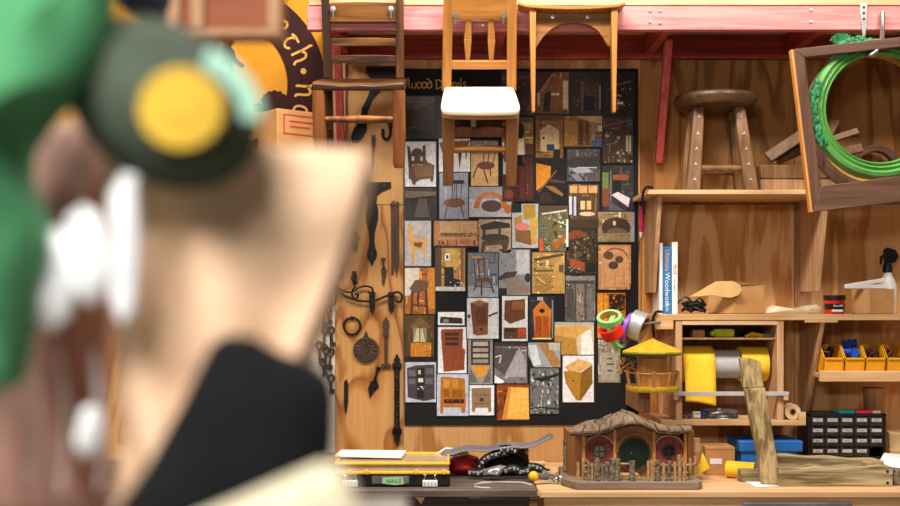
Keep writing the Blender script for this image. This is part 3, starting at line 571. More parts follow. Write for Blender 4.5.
(597,293,625,338,'c07a28','amber panel edged with black carved tracery',[('r','3c2414',.42,.02,.98,.4),('n',24,('c07a28','8c5420'),.44,.02,.98,.4),('r','d48c30',.05,.05,.36,.95),('r','a8641c',.2,.05,.23,.95)]),
(598,339.5,620,382.5,'8c8270','grey slate slab with a knotted cord above',[('r','a09888',.12,.3,.9,.97),('n',10,('e0d0c0','3c2c24','a0602c'),0,0,.9,.28),('r','645c50',.4,.42,.65,.46),('r','645c50',.38,.55,.7,.59),('r','645c50',.42,.7,.65,.74)]),
(598,245,630.5,289.5,'b8865c','carved wooden door panel with three dark rosettes',[('r','c8986c',.08,.04,.94,.95),('a','8c6040',.04,.52,.3,.4,.24),('e','64503c',.32,.24,.15,.09),('e','64503c',.64,.33,.13,.08),('e','5c4838',.46,.46,.15,.09),('r','a8784c',.2,.6,.22,.95),('r','a8784c',.5,.6,.52,.95),('r','a8784c',.78,.6,.8,.95)]),
(536.5,73,568.5,114,'7c5428','attic room under sloping beams with a white wall',[('p','4c2c14',(0,0,.5,0,0,.6)),('l','a87438',.05,0,.55,.5,.05),('p','8c5c28',(.5,.05,.95,.2,.8,.9,.4,.9)),('r','d0b890',.82,.2,.98,.9),('p','2c1c10',(.25,.5,.45,.45,.4,.95,.2,.95)),('r','d8c4a0',.45,.5,.7,.56),('r','c0a880',.02,.5,.1,.8)]),
(570.5,73,600.5,116,'34281e','shadowy doorway with a dark chest',[('r','4a3a2a',.3,.2,.95,.95),('r','1c1410',.42,.55,.78,.9),('r','7c5434',.36,.2,.42,.9),('n',12,('6e5a48','8c5c3c'),.5,.3,.95,.55),('n',8,('70604c',),0,.5,.3,1),('r','8c8478',.95,.3,1,.85)]),
(603,73,633.5,116,'2e241c','dim loft with a pale lamp and rafters',[('l','7c6448',.05,.4,.3,.9,.2),('l','5c4834',.05,.1,.4,.5,.3),('n',16,('8c7658','c0b098','4c3c2c'),.45,.35,.9,.85),('r','d8ccb8',.45,.68,.65,.74)]),
(502,73,534.5,115,'3c2414','reddish brown boarded room',[('l','6c4424',.06,0,.15,1,.1),('n',16,('5c3820','7c4c2c'),0,.2,1,1)]),
(535.5,116,563,158,'8c6434','cottage bedroom with a cream alcove and blue seat',[('p','d0b488',(.15,.35,.5,.2,.85,.35,.85,.85,.2,.85)),('r','6a3e1c',0,0,1,.12),('r','344468',.4,.68,.68,.84),('r','2c2018',.65,.8,.9,1),('r','8c5c2c',.88,.1,1,1),('r','e0cca0',.25,.45,.4,.6),('r','4c3420',.25,.5,.33,.57)]),
(563.5,116.5,602.5,147,'8c6430','long yellow-brown hallway with a blue chair',[('r','a87c3c',.02,.15,.35,.95),('r','5c3c20',.38,.15,.5,.95),('r','6a4626',.55,.1,.65,.95),('p','c09c70',(.3,0,1,0,1,.25,.7,.2)),('p','54607c',(.72,.75,1,.65,1,1,.7,1)),('r','c8ccc8',.88,.3,.98,.5),('r','8c8478',.7,.25,.8,.8)]),
(602.5,118,632,163,'4c3c2c','timber cabin interior with tall windows',[('l','6e5a40',.05,0,.2,1,.05),('n',26,('84745c','2c241c','a89478'),0,.3,1,1),('r','b0a890',.78,.4,.95,.75),('r','54483a',.85,.4,.88,.75)]),
(535,160,566.5,203,'221a16','steep wooden steps beside a glowing orange panel',[('p','d08a28',(.03,.08,.5,.15,.48,.45,.25,.6,.04,.72)),('l','7c5c38',.05,.1,.75,.68,.25),('p','5c4630',(.5,.45,.95,.5,.95,.55,.45,.52)),('p','8c683c',(.3,.6,.6,.62,.9,.8,.85,.85,.5,.72)),('p','3c2e24',(.1,.8,.4,.75,.6,1,.2,1))]),
(567,149.5,599.5,181.5,'5c5854','grey vaulted room seen over pale table tops',[('n',14,('8c8478','302c2c'),0,0,1,.25),('p','44403e',(0,.3,1,.2,1,.55,0,.55)),('p','a8a8b0',(.05,.6,.6,.57,.8,.72,.3,.75)),('p','84848c',(.1,.8,.3,.75,.5,1,.3,1)),('r','c8ccd0',.3,.56,.9,.59)]),
(602,166,632.5,211,'3a3634','built-in bunk with a pink patterned cover',[('r','6c8048',0,.15,.2,.5),('r','7c4c30',0,.5,.22,.9),('r','8c5434',.35,.2,.85,.32),('r','281e1c',.35,.32,.6,.6),('p','c8b4bc',(.3,.65,.5,.58,.9,.72,.85,.92)),('p','54545c',(.22,.8,.75,1,.22,1)),('r','6c6c70',.25,.1,.3,.8)]),
(568,184.5,598.5,228,'5c4630','window nook with curtains and a pale cushion',[('r','c89c6c',.05,.03,.95,.2),('r','5c4028',.3,.03,.34,.2),('r','5c4028',.62,.03,.66,.2),('r','c8c8d8',.03,.28,.12,.7),('r','b8b8cc',.18,.28,.26,.72),('r','e0b888',.4,.38,.55,.58),('r','d8ac7c',.6,.38,.75,.58),('e','d8b898',.62,.68,.26,.05),('r','4c3c2c',0,.8,1,1)]),
(597.5,212,634,242,'8c7858','carved stone-coloured arch over a hollow',[('e','4a3a2c',.5,.52,.4,.34),('e','6c5c50',.52,.68,.28,.14),('r','8c7a58',.05,.72,.95,.95),('r','8c8c8c',.9,.05,1,1),('e','c0b098',.45,.38,.04,.08)]),
(566,229,596.5,274,'44382a','brown hut among trees with an orange sill',[('p','7c4a2c',(0,.1,.4,.02,.75,.15,.1,.25)),('n',34,('5c5c38','8c7c58','302a1e','74603c'),.2,.15,1,.7),('p','9c5430',(.1,.65,.6,.75,.6,.95,.12,.85)),('n',8,('a0a8b0',),.05,.8,.45,.98),('r','2c2c24',.65,.75,1,.95)]),
]
def poly2(b, pts, rect, y, col):
    if isinstance(col, str): col = [int(col[i:i+2], 16) for i in (0, 2, 4)]
    g_ = sum(col)/3; col = [max(6, min(250, 108 + (v-108)*1.2)) for v in col]
    u0, v0, u1, v1 = rect; vs = []
    for x, yy in pts:
        x = min(1, max(0, x)); yy = min(1, max(0, yy)); p = at(u0+(u1-u0)*x, v0+(v1-v0)*yy); p.y = y; vs.append(p)
    b.add(vs, [tuple(range(len(vs)))], col)
rn = random.Random(3)
def flecks(b, R_, y, col, a, c_, d, e):
    c0 = [int(col[i:i+2], 16) for i in (0, 2, 4)]; w, h = d-a, e-c_; n = int(26*w*h*(1.6 if sum(c0) < 420 else .5))
    for j in range(n):
        f = rn.choice((.55,.7,.8,1.2,1.35,1.6)) if sum(c0) < 420 else rn.choice((.9,.95,1.04)); x0, y0 = rn.uniform(a, d), rn.uniform(c_, e)
        l_, t_ = rn.uniform(.05,.3)*w, rn.uniform(.015,.05)*h
        if rn.random() < .5: l_, t_ = t_*1.2*w/h if h else t_, l_*h/w if w else l_
        y -= .000003; poly2(b, [(min(d,max(a,x0+p_*l_)), min(e,max(c_,y0+q_*t_))) for p_, q_ in ((-.5,-.5),(.5,-.4),(.5,.5),(-.5,.4))], R_, y, [min(255,v*f) for v in c0])
    return y
for i, (u0, v0, u1, v1, bgc, lab, shp) in enumerate(PR):
    b = MB(); yf = -.0095 - .0012*(i % 3)
    rot = 0
    p, q = at(u0-.9, v0-.9), at(u1+.9, v1+.9)
    b.box((p.x, yf, q.z), (q.x, -.008, p.z), '1c1a1a')
    m = .0; R_ = (u0, v0, u1, v1); y = yf - .0003
    poly2(b, [(0,0),(1,0),(1,1),(0,1)], R_, y, bgc)
    y = flecks(b, R_, y, bgc, 0, 0, 1, 1)
    for s_ in shp:
        y -= .00012; kd, col = s_[0], s_[1]
        if kd == 'r': _, _, a, c_, d, e = s_; poly2(b, [(a,c_),(d,c_),(d,e),(a,e)], R_, y, col); y = flecks(b, R_, y, col, a, c_, d, e)
        elif kd == 'p': t_ = s_[2]; poly2(b, list(zip(t_[::2], t_[1::2])), R_, y, col)
        elif kd == 'e': _, _, a, c_, rx, ry = s_; poly2(b, [(a+rx*math.cos(j*PI/8), c_+ry*math.sin(j*PI/8)) for j in range(16)], R_, y, col)
        elif kd == 'l':
            wd = s_[2]; t_ = s_[3:]; ps = list(zip(t_[::2], t_[1::2])); asp = (v1-v0)/(u1-u0)
            for (a, c_), (d, e) in zip(ps, ps[1:]):
                dx, dy = d-a, (e-c_)*asp; l = math.hypot(dx, dy) or 1; nx, ny = -dy/l*wd/2, dx/l*wd/2/asp
                poly2(b, [(a+nx,c_+ny),(d+nx,e+ny),(d-nx,e-ny),(a-nx,c_-ny)], R_, y, col)
        elif kd == 'a':
            _, _, wd, a, c_, rx, ry = s_; o_ = [(a+rx*math.cos(PI*j/12), c_-ry*math.sin(PI*j/12)) for j in range(13)]; n_ = [(a+(rx-wd)*math.cos(PI*j/12), c_-(ry-wd)*math.sin(PI*j/12)) for j in range(13)]
            for j in range(12): poly2(b, [o_[j],o_[j+1],n_[j+1],n_[j]], R_, y, col)
        elif kd == 'n':
            _, n_, cols, a, c_, d, e = s_
            for j in range(n_):
                x0 = rn.uniform(a, d); y0 = rn.uniform(c_, e); w_ = rn.uniform(.03, .13)*(d-a+.3)*.8; h_ = rn.uniform(.03, .12)*(e-c_+.3)*.8
                y -= .000004; j0 = [(min(d,max(a,x0+xx)), min(e,max(c_,y0+yy))) for xx, yy in ((-w_/2,-h_/2*rn.random()),(w_/2*rn.random(),-h_/2),(w_/2,h_/2*rn.random()),(-w_/2*rn.random(),h_/2))]
                poly2(b, j0, R_, y, rn.choice(cols))
    b.build('photo_print', 'ink', None, 0, 'photo print on the black board showing ' + ('a ' if lab[0] not in 'aeiou' or True else '') + lab if len(lab.split()) < 9 else 'photo print: ' + lab, 'photo', 'photo prints pinned to the black board')
# ---------------------------------------------------------------- ironwork on the left panel
def iron(name, lab, polys=(), tubes=(), y=-.006, th=.0062, mat='iron', cat='ironwork', cyl=(), bev=.001):
    b = MB()
    for p in polys: b.plate(p, y, th)
    for pts, r in tubes: b.tube([at(u, v, y-.002) for u, v in smooth(pts, 4)], [x*k for x in r] if isinstance(r, (list,tuple)) else r*k, 8)
    for u, v, r in cyl: b.lathe([(.0001,-.005),(r*k,-.004),(r*k,.006)], at(u, v, y-.002), 'Y', 12)
    return b.build(name, mat, None, bev, lab, cat)
iron('wrought_ironwork', 'large black iron strap hinge partly behind the dark ladder-back chair', [[(366,66),(399,66),(399,79),(389,80),(381,84),(380,92),(373,99),(368,110),(366,118),(360,120),(362,108),(368,96),(371,86),(370,78),(366,72)],
     [(361,121),(366,121),(367,130),(362,138),(357,143),(352,142),(351,136),(354,128),(358,123)]], [([(364,116),(363,123)], 2)])
iron('iron_hook', 'small black iron hook between the chair leg and the black board', [], [([(390,118),(390,134),(387,139),(383,137),(383,129)],1.6),([(390,122),(391,127)],2.6)])
iron('iron_strip', 'short thin dark iron spike hanging under the ladder-back chair', [[(371,135),(375,135),(374.5,150),(373,169),(371.2,169),(371.5,150)]], cyl=[(373,137,2)], mat='rust')
tp = [(190,2.4),(197,6),(203,7),(213,6.5),(222,3.6),(234,2.5),(244,3),(250,5),(256,5),(261,2.6),(266,.5)]
h = iron('wrought_ironwork', 'big black T-shaped iron hinge with a pointed baluster strap', [[(357,182),(391,182),(391,188),(386,190),(381,192),(377,196)] + [(372+w_,v) for v,w_ in [(203,4.5),(210,6.2),(219,6.2),(227,4.2),(234,2.6),(242,2.4),(248,3.4),(253,5),(258,4.6),(262,1.8),(266,.3)]] + [(372-w_,v) for v,w_ in [(266,.3),(262,1.8),(258,4.6),(253,5),(248,3.4),(242,2.4),(234,2.6),(227,4.2),(219,6.2),(210,6.2),(203,4.5)]] + [(367,196),(363,192),(360,189)]])
for u, v in ((364,185.5),(384,185.5),(372,214),(372,254)): MB().lathe([(.0001,-.003),(1.2*k,-.0025),(1.4*k,.002)], at(u,v,-.007), 'Y', 8).build('nail_head', 'rust', h)
iron('strap_bar', 'pair of long dark tapering iron straps beside the black board', [[(391,202),(394,200),(395,205),(395,262),(393.5,275),(391.5,275)],[(395.5,201),(399,202),(399.5,262),(397,278),(395,268)]], cyl=[(392.5,204,2),(397.5,204,2)], mat='rust')
iron('latch_handle', 'black iron thumb latch left of the big T-shaped hinge', [[(350,231),(353,229),(358,232),(357,240),(358,247),(356,253),(352,250),(351,243),(349,238)]], [([(350,224),(351,230),(355,235),(353,244),(355,250)],[1.2,1.8,2.4,1.8,2.2]),([(356,236),(359,240)],1.5)])
iron('latch_handle', 'small black thumb latch just above the scrollwork bracket', [[(352,271),(356,271),(357,277),(355,285),(353,285),(351,277)]], [([(351,277),(357,283)],1.4)])
iron('iron_hook', 'small curled black hook left of the scrollwork bracket', [], [(arc(339,264,5,180,400,10),1),([(335,272),(340,277),(341,272)],2)])
iron('escutcheon', 'slender dark keyhole ornament above the right end of the scrollwork bracket', [[(381,270),(384,266),(387,270),(386,277),(384,286),(382,284),(382,276)]], [([(383,258),(384,268)],1),([(381,259),(386,259)],.9)], cyl=[(384,272,2.2)], mat='rust')
br = thing('scroll_bracket', at(368,297,-.02), 'black wrought iron scrollwork bracket with curled ends', 'bracket')
b = MB()
def wire(pts, r): b.tube([at(u, v, -.02) for u, v in smooth(pts, 5)], r*k, 8)
wire([(330,268),(334,283),(342,294),(356,300),(372,301),(386,296),(397,292),(402,296),(400,302),(395,300)], 1.15)
wire([(334,284),(344,291),(352,292),(358,288),(365,286),(372,288),(372,293),(368,292)], .95)
wire([(356,286),(352,291),(353,297),(357,298),(358,294),(355,294)], .9)
b.build('scrollwork', 'iron', br)
for u in (372, 391):
    iron('iron_hasp', 'small black iron hasp hanging from the %s of the scrollwork bracket' % ('middle' if u == 372 else 'right end'), [[(u-3,292),(u+3,292),(u+2.5,310),(u,314),(u-2.5,310)]], cyl=[(u,295,2),(u,306,1.4)], y=-.03, th=.026)
iron('ring_pull', 'round black iron ring pull below the scrollwork bracket', [], [([(352+8.3*math.cos(a*PI/8), 326+8.3*math.sin(a*PI/8)) for a in range(17)],1.1)], cyl=[(352,318,2)])
md = thing('medallion', at(366,365,-.006), 'round brown iron medallion with radiating petals and a small finial', 'ornament')
c_ = at(366, 350, -.004); b = MB().lathe([(.0001,-.008),(2.5*k,-.008),(3*k,-.005),(10.5*k,-.005),(11*k,-.008),(12.8*k,-.007),(13*k,.003)], c_, 'Y', 40)
for i in range(16):
    a = i*PI/8; d = Vector((math.cos(a),0,math.sin(a))); b.tube([c_+d*3*k+Vector((0,-.006,0)), c_+d*10*k+Vector((0,-.006,0))], [.0015,.0035], 6)
b.build('disc', 'rust', md)
MB().plate([(363,338),(366,330),(369,338)], -.006, .004).lathe([(.0001,-.006),(1.6*k,-.005),(2*k,.002)], at(366,335,-.008), 'Y', 10).build('finial', 'rust', md)
iron('door_latch', 'long grey iron thumb latch with a spade top', [[(384.4,368),(384.2,333),(382.6,327),(383,322),(386,316),(389,322),(389.4,327),(387.8,333),(387.6,368)]], cyl=[(386,334,3),(383.5,366,2.6),(388.5,366,2.6)], mat='rust')
iron('spade_latch', 'black spade-shaped latch on a slanting stem below the medallion', [[(368,389),(371,381),(377,380),(379,387),(374,392),(370,398)]], [([(379,367),(377,372),(374,383)],[2.6,1.2,1.6])], cyl=[(374,386,2)])
tb = thing('twisted_iron_pull', at(397,445,-.01), 'long black twisted iron pull with pointed leaf ends', 'ironwork')
b = MB()
for s_ in (0, PI): b.tube([at(397+2.0*math.cos(a*.75+s_), 366+a*.45, -.014+.009*math.sin(a*.75+s_)) for a in range(0, 148)], 1.0*k, 6)
b.build('twisted_bar', 'iron', tb)
MB().plate(sym(397,[(354,.4),(357,1.6),(360,3.6),(362,2.2),(364,4.8),(368,4.8),(371,2.6)]), -.01, .01).build('finial', 'iron', tb)
MB().plate(sym(397,[(427,2.6),(430,4.8),(434,4.8),(436,2.2),(439,3.6),(443,1.6),(446,.4)]), -.01, .01).build('finial', 'iron', tb)
iron('iron_strip', 'dark iron file-like strip low beside the black cloth', [[(344,382),(346,379),(348,382),(348,402),(346.5,413),(345,413),(344,402)]])
# white board with keys at its edge
boards('trim_2', 'whitew', [(305,268,335,452)], -.012, 0, kind='structure')
kh = [(322,305,30),(328,309,20),(325,330,26),(331,330,22),(319,345,24),(326,350,26),(331,352,24),(323,362,18),(331,378,20)]
b = MB(); b.tube([at(331,276,-.02), at(332,300,-.02), at(330,330,-.02), at(331,372,-.02)], .5*k, 6).tube([at(324,300,-.02), at(325,368,-.02)], .5*k, 6)
rk = b.build('key_cord', 'black', None, 0, 'thin cords carrying rusty keys at the edge of the tool panel', 'cord')
kn = ['topmost, hanging left', 'topmost, hanging right', 'in the upper middle, left', 'in the upper middle, right', 'at the far left', 'in the cluster centre', 'against the right cord', 'second lowest, left', 'lowest']
for (u, v, L_), nm in zip(kh, kn):
    b = MB(); t_ = rn.uniform(-.25,.25)
    def kp(a, c2): return at(u + a*math.cos(t_) + c2*math.sin(t_)*.5, v + c2, -.02)
    b.tube([kp(3*math.cos(i*PI/5), 3*math.sin(i*PI/5)*1.2) for i in range(11)], 1.3*k, 6)
    b.tube([kp(0,3), kp(0,L_*.75)], 1.35*k, 6); b.prism([kp(0,L_*.55),kp(3.6,L_*.55),kp(3.6,L_*.75),kp(0,L_*.75)], (0,.004,0))
    b.build('old_key', 'rust', None, 0, 'rusty old key on the cords, ' + nm, 'key', 'keys hanging at the edge of the tool panel')
g = MB().tube([at(*p_, -.03) for p_ in smooth([(329,306),(334,304),(336,298),(336,290)], 4)], 1.2*k, 6); g.build('iron_hook', 'iron', None, 0, 'curved black hook end at the edge of the key cluster', 'hook')
# ---------------------------------------------------------------- shelving on the right
yd = -.37
su = thing('wall_shelf', (at(800,0,-.2).x, -.02, 1.6), 'plywood wall shelf unit carrying the stool above and books below', 'shelf')
xa, xb = at(647,0,yd).x, at(1000,0,yd).x
MB().box((xa, yd, 2.085), (xb, -.001, 2.104)).build('upper_board', 'shelf', su, .002)
zm = at(0, 314.2, -.3).z; xm = at(656,0,-.3).x
MB().box((xm, -.3, zm-.026), (xb, -.001, zm)).build('middle_board', 'shelf', su, .002)
def bracket(uw, v0, v1, d0, d1, zt=None):
    x = at(uw, 0).x; z1 = at(0, v1).z; zt = zt if zt is not None else at(0, v0).z
    b = MB().prism([(x-.009,-.001,zt),(x-.009,-d0,zt),(x-.009,-d1,z1),(x-.009,-.001,z1)], (.018,0,0)); b.build('bracket', 'shelfv', su, .002)
bracket(800, 0, 292, .36, .25, 2.085); bracket(646, 0, 293, .34, .2, 2.085); bracket(801, 0, 411, .30, .09, zm-.026)
MB().box((at(663,0,-.3).x-.03, -.3, zm-.065), (at(663,0,-.3).x+.045, -.26, zm-.026)).build('cleat', 'shelf', su, .002)
MB().box((at(805,0,-.3).x, -.3, zm-.036), (at(838,0,-.3).x, -.28, zm-.026)).build('cleat', 'shelf', su, .002)
boards('trim_3', 'orangewood', [(641,196,656,478)], -.02, 0, kind='structure')
MB().box((at(794,0).x, -.02, at(0,322).z), (at(810,0).x, -.001, at(0,200).z)).build('back_cleat', 'shelfd', su, .001)
pass
# bin shelf
bs = thing('wall_shelf', (at(880,0).x, -.02, 1.28), 'short pine shelf with a thick front edge carrying the yellow bins', 'shelf')
xb0 = at(820,0,-.3).x; zb1 = at(0, 371, -.3).z
MB().box((xb0, -.3, zb1-.046), (xb, -.28, zb1)).build('front_edge', 'shelf', bs, .002)
MB().box((at(797,0).x+.01, -.28, zb1-.03), (xb, -.001, zb1-.012)).build('shelf_board', 'shelf', bs, .001)
# cubby
cu = thing('paper_roll_rack', (at(730,0,-.2).x, -.02, at(0,425,-.3).z), 'aged pine open rack holding the wide sandpaper rolls', 'rack')
def X_(u): return at(u,0,-.3).x
def Z_(v): return at(0,v,-.3).z
zt = zm - .0265; zbt = Z_(420.3)
MB().box((X_(676), -.295, zbt), (X_(682.5), -.001, zt)).build('side_panel', 'shelfv', cu, .001)
MB().box((X_(777.5), -.295, zbt), (X_(784), -.001, zt)).build('side_panel', 'shelfv', cu, .001)
MB().box((X_(682.5), -.296, Z_(325)), (X_(777.5), -.001, zt)).build('top_board', 'shelf', cu, .001)
MB().box((X_(682.5), -.27, Z_(340)), (X_(777.5), -.001, Z_(338))).build('inner_shelf', 'shelfd', cu, .001)
MB().box((X_(661), -.3, Z_(425.5)), (X_(806), -.001, zbt)).build('bottom_board', 'shelf', cu, .001)
MB().box((X_(799), -.3, zbt), (X_(806), -.29, Z_(412))).box((X_(799), -.29, zbt), (X_(801.5), -.02, Z_(412))).build('end_stop', 'shelf', cu, .001)
MB().box((X_(673), -.315, Z_(395.5)), (X_(788), -.301, Z_(391.5))).build('tear_bar', 'grey', cu, .001, label='pale grey tear bar')
MB().box((X_(783), -.314, Z_(400)), (X_(787.5), -.296, Z_(396))).box((X_(673), -.314, Z_(400)), (X_(678), -.296, Z_(396))).build('bar_holder', 'shelf', cu, .001)
MB().box((X_(682.5), -.012, zbt), (X_(777.5), -.001, Z_(325))).build('back_panel', 'shelfd', cu)
zr = Z_(366)
MB().tube([(X_(684),-.16,zr),(X_(777),-.16,zr)], .012, 10).build('roll_rod', 'steeld', cu)
def roll(u0, u1, mat, lab, hang=None, r=.078):
    x0, x1 = X_(u0), X_(u1)
    t_ = thing('sandpaper_roll', ((x0+x1)/2, -.16, zr-r), lab, 'roll', 'sandpaper rolls on the rack')
    m = mat; MB().lathe_closed([(.02,0),(r,0),(r,x1-x0),(.02,x1-x0)], (x0,-.16,zr), 'X', 40).build('roll', m, t_, .001)
    MB().ring(((x0+x1)/2,-.16,zr), .02, .0125, x1-x0+.002, 'X', 20).build('core', 'card', t_)
    if hang:
        yf = -.16-r-.002
        def f(a, c2):
            L_ = c2*hang; xx = x0+.004+(x1-x0)*(a*1.0); 
            if L_ < r*1.2: an = L_/(r*1.2)*PI/2*.98; return (xx, -.16-(r+.002)*math.sin(an), zr+(r+.002)*math.cos(an))
            q = (L_-r*1.2)/(hang-r*1.2); return (xx-.002*q, yf-.018*math.sin(q*1.4), zr-q*(hang-r*1.2)-.02*q*a*a)
        MB().grid(f, 6, 24).build('hanging_sheet', m, t_, solid=.0015)
roll(687, 718, 'yellow', 'yellow sandpaper roll with a long sheet hanging over the bar', .25)
roll(719, 746, 'grey', 'pale grey sandpaper roll between the two yellow ones', r=.062)
roll(747, 774.5, 'yellow', 'yellow sandpaper roll at the right end of the rack', r=.076)
# small things in the rack
zi = Z_(338)
def bx(name, u0, v0, u1, v1, y, dpt, mat, lab, cat, zf=None, bev=.002, group=None):
    a, c2 = at(u0,v0,y), at(u1,v1,y); z0 = c2.z if zf is None else zf
    return MB().box((a.x,y,z0),(c2.x,y+dpt,a.z)).build(name, mat, None, bev, lab, cat, group)
wb = bx('wooden_block', 693,330,705,338,-.22,.06,'card','small brown wooden block on the top shelf of the rack','block',zi)
MB().tube([at(*p_,-.2) for p_ in smooth([(684,332),(688,329),(693,331),(700,327),(708,330),(706,336)],3)], .004, 6).build('cable', 'black', None, 0, 'short black cable looped around the wooden block', 'cable')
lm = thing('lime_box', at(725,338,-.2), 'bright lime bundle on the rack beside the wooden block', 'container')
a = at(713,330,-.22); c2 = at(735,337.4,-.22)
MB().box((a.x+.008,-.22,zi), (c2.x,-.16,a.z+.004)).build('body', 'lime', lm, .008)
MB().box((a.x-.006,-.21,zi+.006), (a.x+.01,-.17,a.z-.006)).build('cap', 'lime', lm, .004)
tl = thing('utility_knife', at(760,338,-.2), 'yellow handled tool with a dull steel end on the rack', 'tool')
MB().tube([at(745,336.4,-.2), at(752,334.5,-.2), at(763,335.8,-.2)], [.006,.012,.009], 10).build('handle', 'yellowp', tl)
MB().beam(at(763,335.8,-.2), at(780,334.6,-.2), .014, .01).build('blade', 'steeld', tl, .001)
b = MB()
for i in range(9): b.sphere(at(rn.uniform(758,775), rn.uniform(330,333.5), -.06), .010, 8, (1.3,1,1)).sphere((X_(rn.uniform(755,778)), -.06, zi+.008), .010, 8)
b.build('loose_fittings', 'black', None, 0, 'dark jumble of small fittings at the back of the rack', 'fittings', kind='stuff')
zq = zbt
td = thing('paint_tube', at(698,420,-.2), 'small white and blue squeeze tube lying in the rack', 'tube')
MB().tube([(X_(696),-.24,zq+.016),(X_(703),-.24,zq+.016)], [.015,.016], 14).build('cap_end', 'whitep', td)
MB().tube([(X_(703)+.001,-.24,zq+.016),(X_(709),-.235,zq+.014)], [.016,.010], 14).build('body', 'blued', td)
b = MB()
for i in range(7): b.tube([(X_(683+2*i),-.25+.02*(i%3),zq+.006+.003*(i%2)), (X_(687+1.6*i),-.22,zq+.01)], .005, 6)
b.build('loose_fittings', 'steeld', None, 0, 'small dull metal bits beside the squeeze tube', 'fittings', kind='stuff')
ds = thing('disc_stack', at(727,420,-.2), 'low stack of thin dark discs on the bottom of the rack', 'discs')
b = MB()
for i in range(6): b.lathe([(.0001,0),(.085-.004*(i%2),0),(.083-.004*(i%2),.004),(.0001,.0045)], (X_(726)+.003*(i%2), -.17, zq+.001+.0052*i), 'Z', 36)
b.build('discs', 'steeld', ds)
MB().tube([(X_(726),-.17,zq+.032),(X_(726),-.17,zq+.04)], .012, 12).build('hub', 'steel', ds)
tr_ = thing('tape_roll', (X_(794),-.16,zq), 'tan tape roll standing on edge outside the rack', 'tape')
MB().ring((X_(794),-.26,zq+.034), .034, .014, .05, 'Y', 28).build('tape', 'tan', tr_, .001)
MB().ring((X_(794),-.26,zq+.034), .014, .011, .052, 'Y', 20).build('core', 'cardd', tr_)
# books and boxes on the middle shelf
def book(u0,u1,v0,mat,lab,y=-.22,d=.16,txt=None):
    a = at(u0,v0,y); c2 = at(u1,v0,y)
    t_ = thing('book', ((a.x+c2.x)/2, y+d/2, zm), lab, 'book', 'books on the plywood shelf')
    MB().box((a.x,y,zm),(c2.x,y+d,a.z)).build('cover', mat, t_, .001)
    MB().box((a.x+.003,y+.003,a.z+.0002),(c2.x-.003,y+d-.002,a.z+.0006)).build('page_block', 'white', t_)
    for s_, z, sz, m in (txt or []):
        MB().text(s_, sz, ((a.x+c2.x)/2-sz*.3, y-.0012, z), (0,0,-1), (1,0,0), align='LEFT').build('spine_lettering', m, t_)
book(659.5,662.6,243,'whitep','slim white book leftmost on the plywood shelf')
book(663,671.4,247,'bookblue','blue woodwork book between two white ones', txt=[('Ultimate', zm+.28, .027,'binyel'),('Woodwork', zm+.18, .031,'white'),('guide', zm+.05,.018,'white')])
book(672,677.6,242,'whitep','white book with red spine lettering, rightmost of the three', txt=[('PLUS', zm+.215, .02,'redp'),('for makers', zm+.15,.012,'cardd')])
b = MB(); pts = []
for i in range(70):
    a_ = i*.9; pts.append(at(694+13*math.cos(a_*1.1)*rn.uniform(.5,1), 306-6.5*math.sin(a_*1.7)*rn.uniform(.3,1), -.2+.05*math.sin(a_*.7)))
pts = [Vector((p_.x,p_.y,max(p_.z,zm+.006))) for p_ in pts]
b.tube([Vector(p_) for p_ in smooth([tuple(q) for q in pts],1)], .0045, 6)
b.tube([at(*p_,-.2) for p_ in smooth([(677,304),(684,297),(690,300),(696,309),(706,312)],4)], .0045, 6)
b.tube([at(*p_,-.21) for p_ in smooth([(700,312),(704,303),(699,298),(697,302),(705,311)],4)], .0045, 6)
b.build('cable', 'black', None, 0, 'tangled heap of black cable beside the books', 'cable')
ob = thing('cardboard_box', (at(737,0,-.2).x,-.16,zm), 'open cardboard box with its pale flap folded down to the left', 'box')
a = at(712,285,-.27); m_ = at(734.5,285,-.285); c2 = at(762,285,-.2)
hh = .125
def walls(p1, p2, p3, hh, nm, mt, root, lidded=False):
    p4 = p1 + p3 - p2; t2 = .004; b = MB()
    P = [p1,p2,p3,p4]; cen = sum(P, Vector())/4
    for i in range(4):
        A_, B_ = P[i], P[(i+1)%4]; A2, B2 = A_+(cen-A_).normalized()*t2*1.4, B_+(cen-B_).normalized()*t2*1.4
        b.prism([A_,B_,B2,A2], (0,0,hh))
    b.prism(P, (0,0,.004)); 
    if lidded: b.prism([p_+Vector((0,0,hh)) for p_ in P], (0,0,.004))
    return b.build(nm, mt, root)
zz = zm + .0005
p1, p2, p3 = Vector((a.x,-.20,zz)), Vector((m_.x,-.27,zz)), Vector((c2.x,-.235,zz))
walls(p1,p2,p3,hh,'carton','card',ob)
def flap(a_, c3):
    q = Vector((m_.x,-.27,zz+hh+.001)).lerp(Vector((a.x,-.20,zz+hh+.001)), a_*1.0)
    w_ = math.sqrt(max(0,1-(abs(a_-.35)/.68)**3)); return q + Vector((-.09,-.055,.022))*0 + Vector((-.115*c3*w_ + .06*c3*(1-a_), -.11*c3*w_, -.012*c3 + .02*math.sin(PI*c3)))
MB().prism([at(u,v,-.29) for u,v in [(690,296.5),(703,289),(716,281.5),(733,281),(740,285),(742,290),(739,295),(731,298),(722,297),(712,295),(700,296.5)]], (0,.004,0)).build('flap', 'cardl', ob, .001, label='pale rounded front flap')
MB().prism([(c2.x,-.235,zz+hh),(m_.x+.03,-.268,zz+hh),(m_.x+.0,-.17,zz+hh+.018),(c2.x-.02,-.15,zz+hh+.004)], (0,0,.003)).build('flap', 'cardd', ob, label='dark raised rear flap')
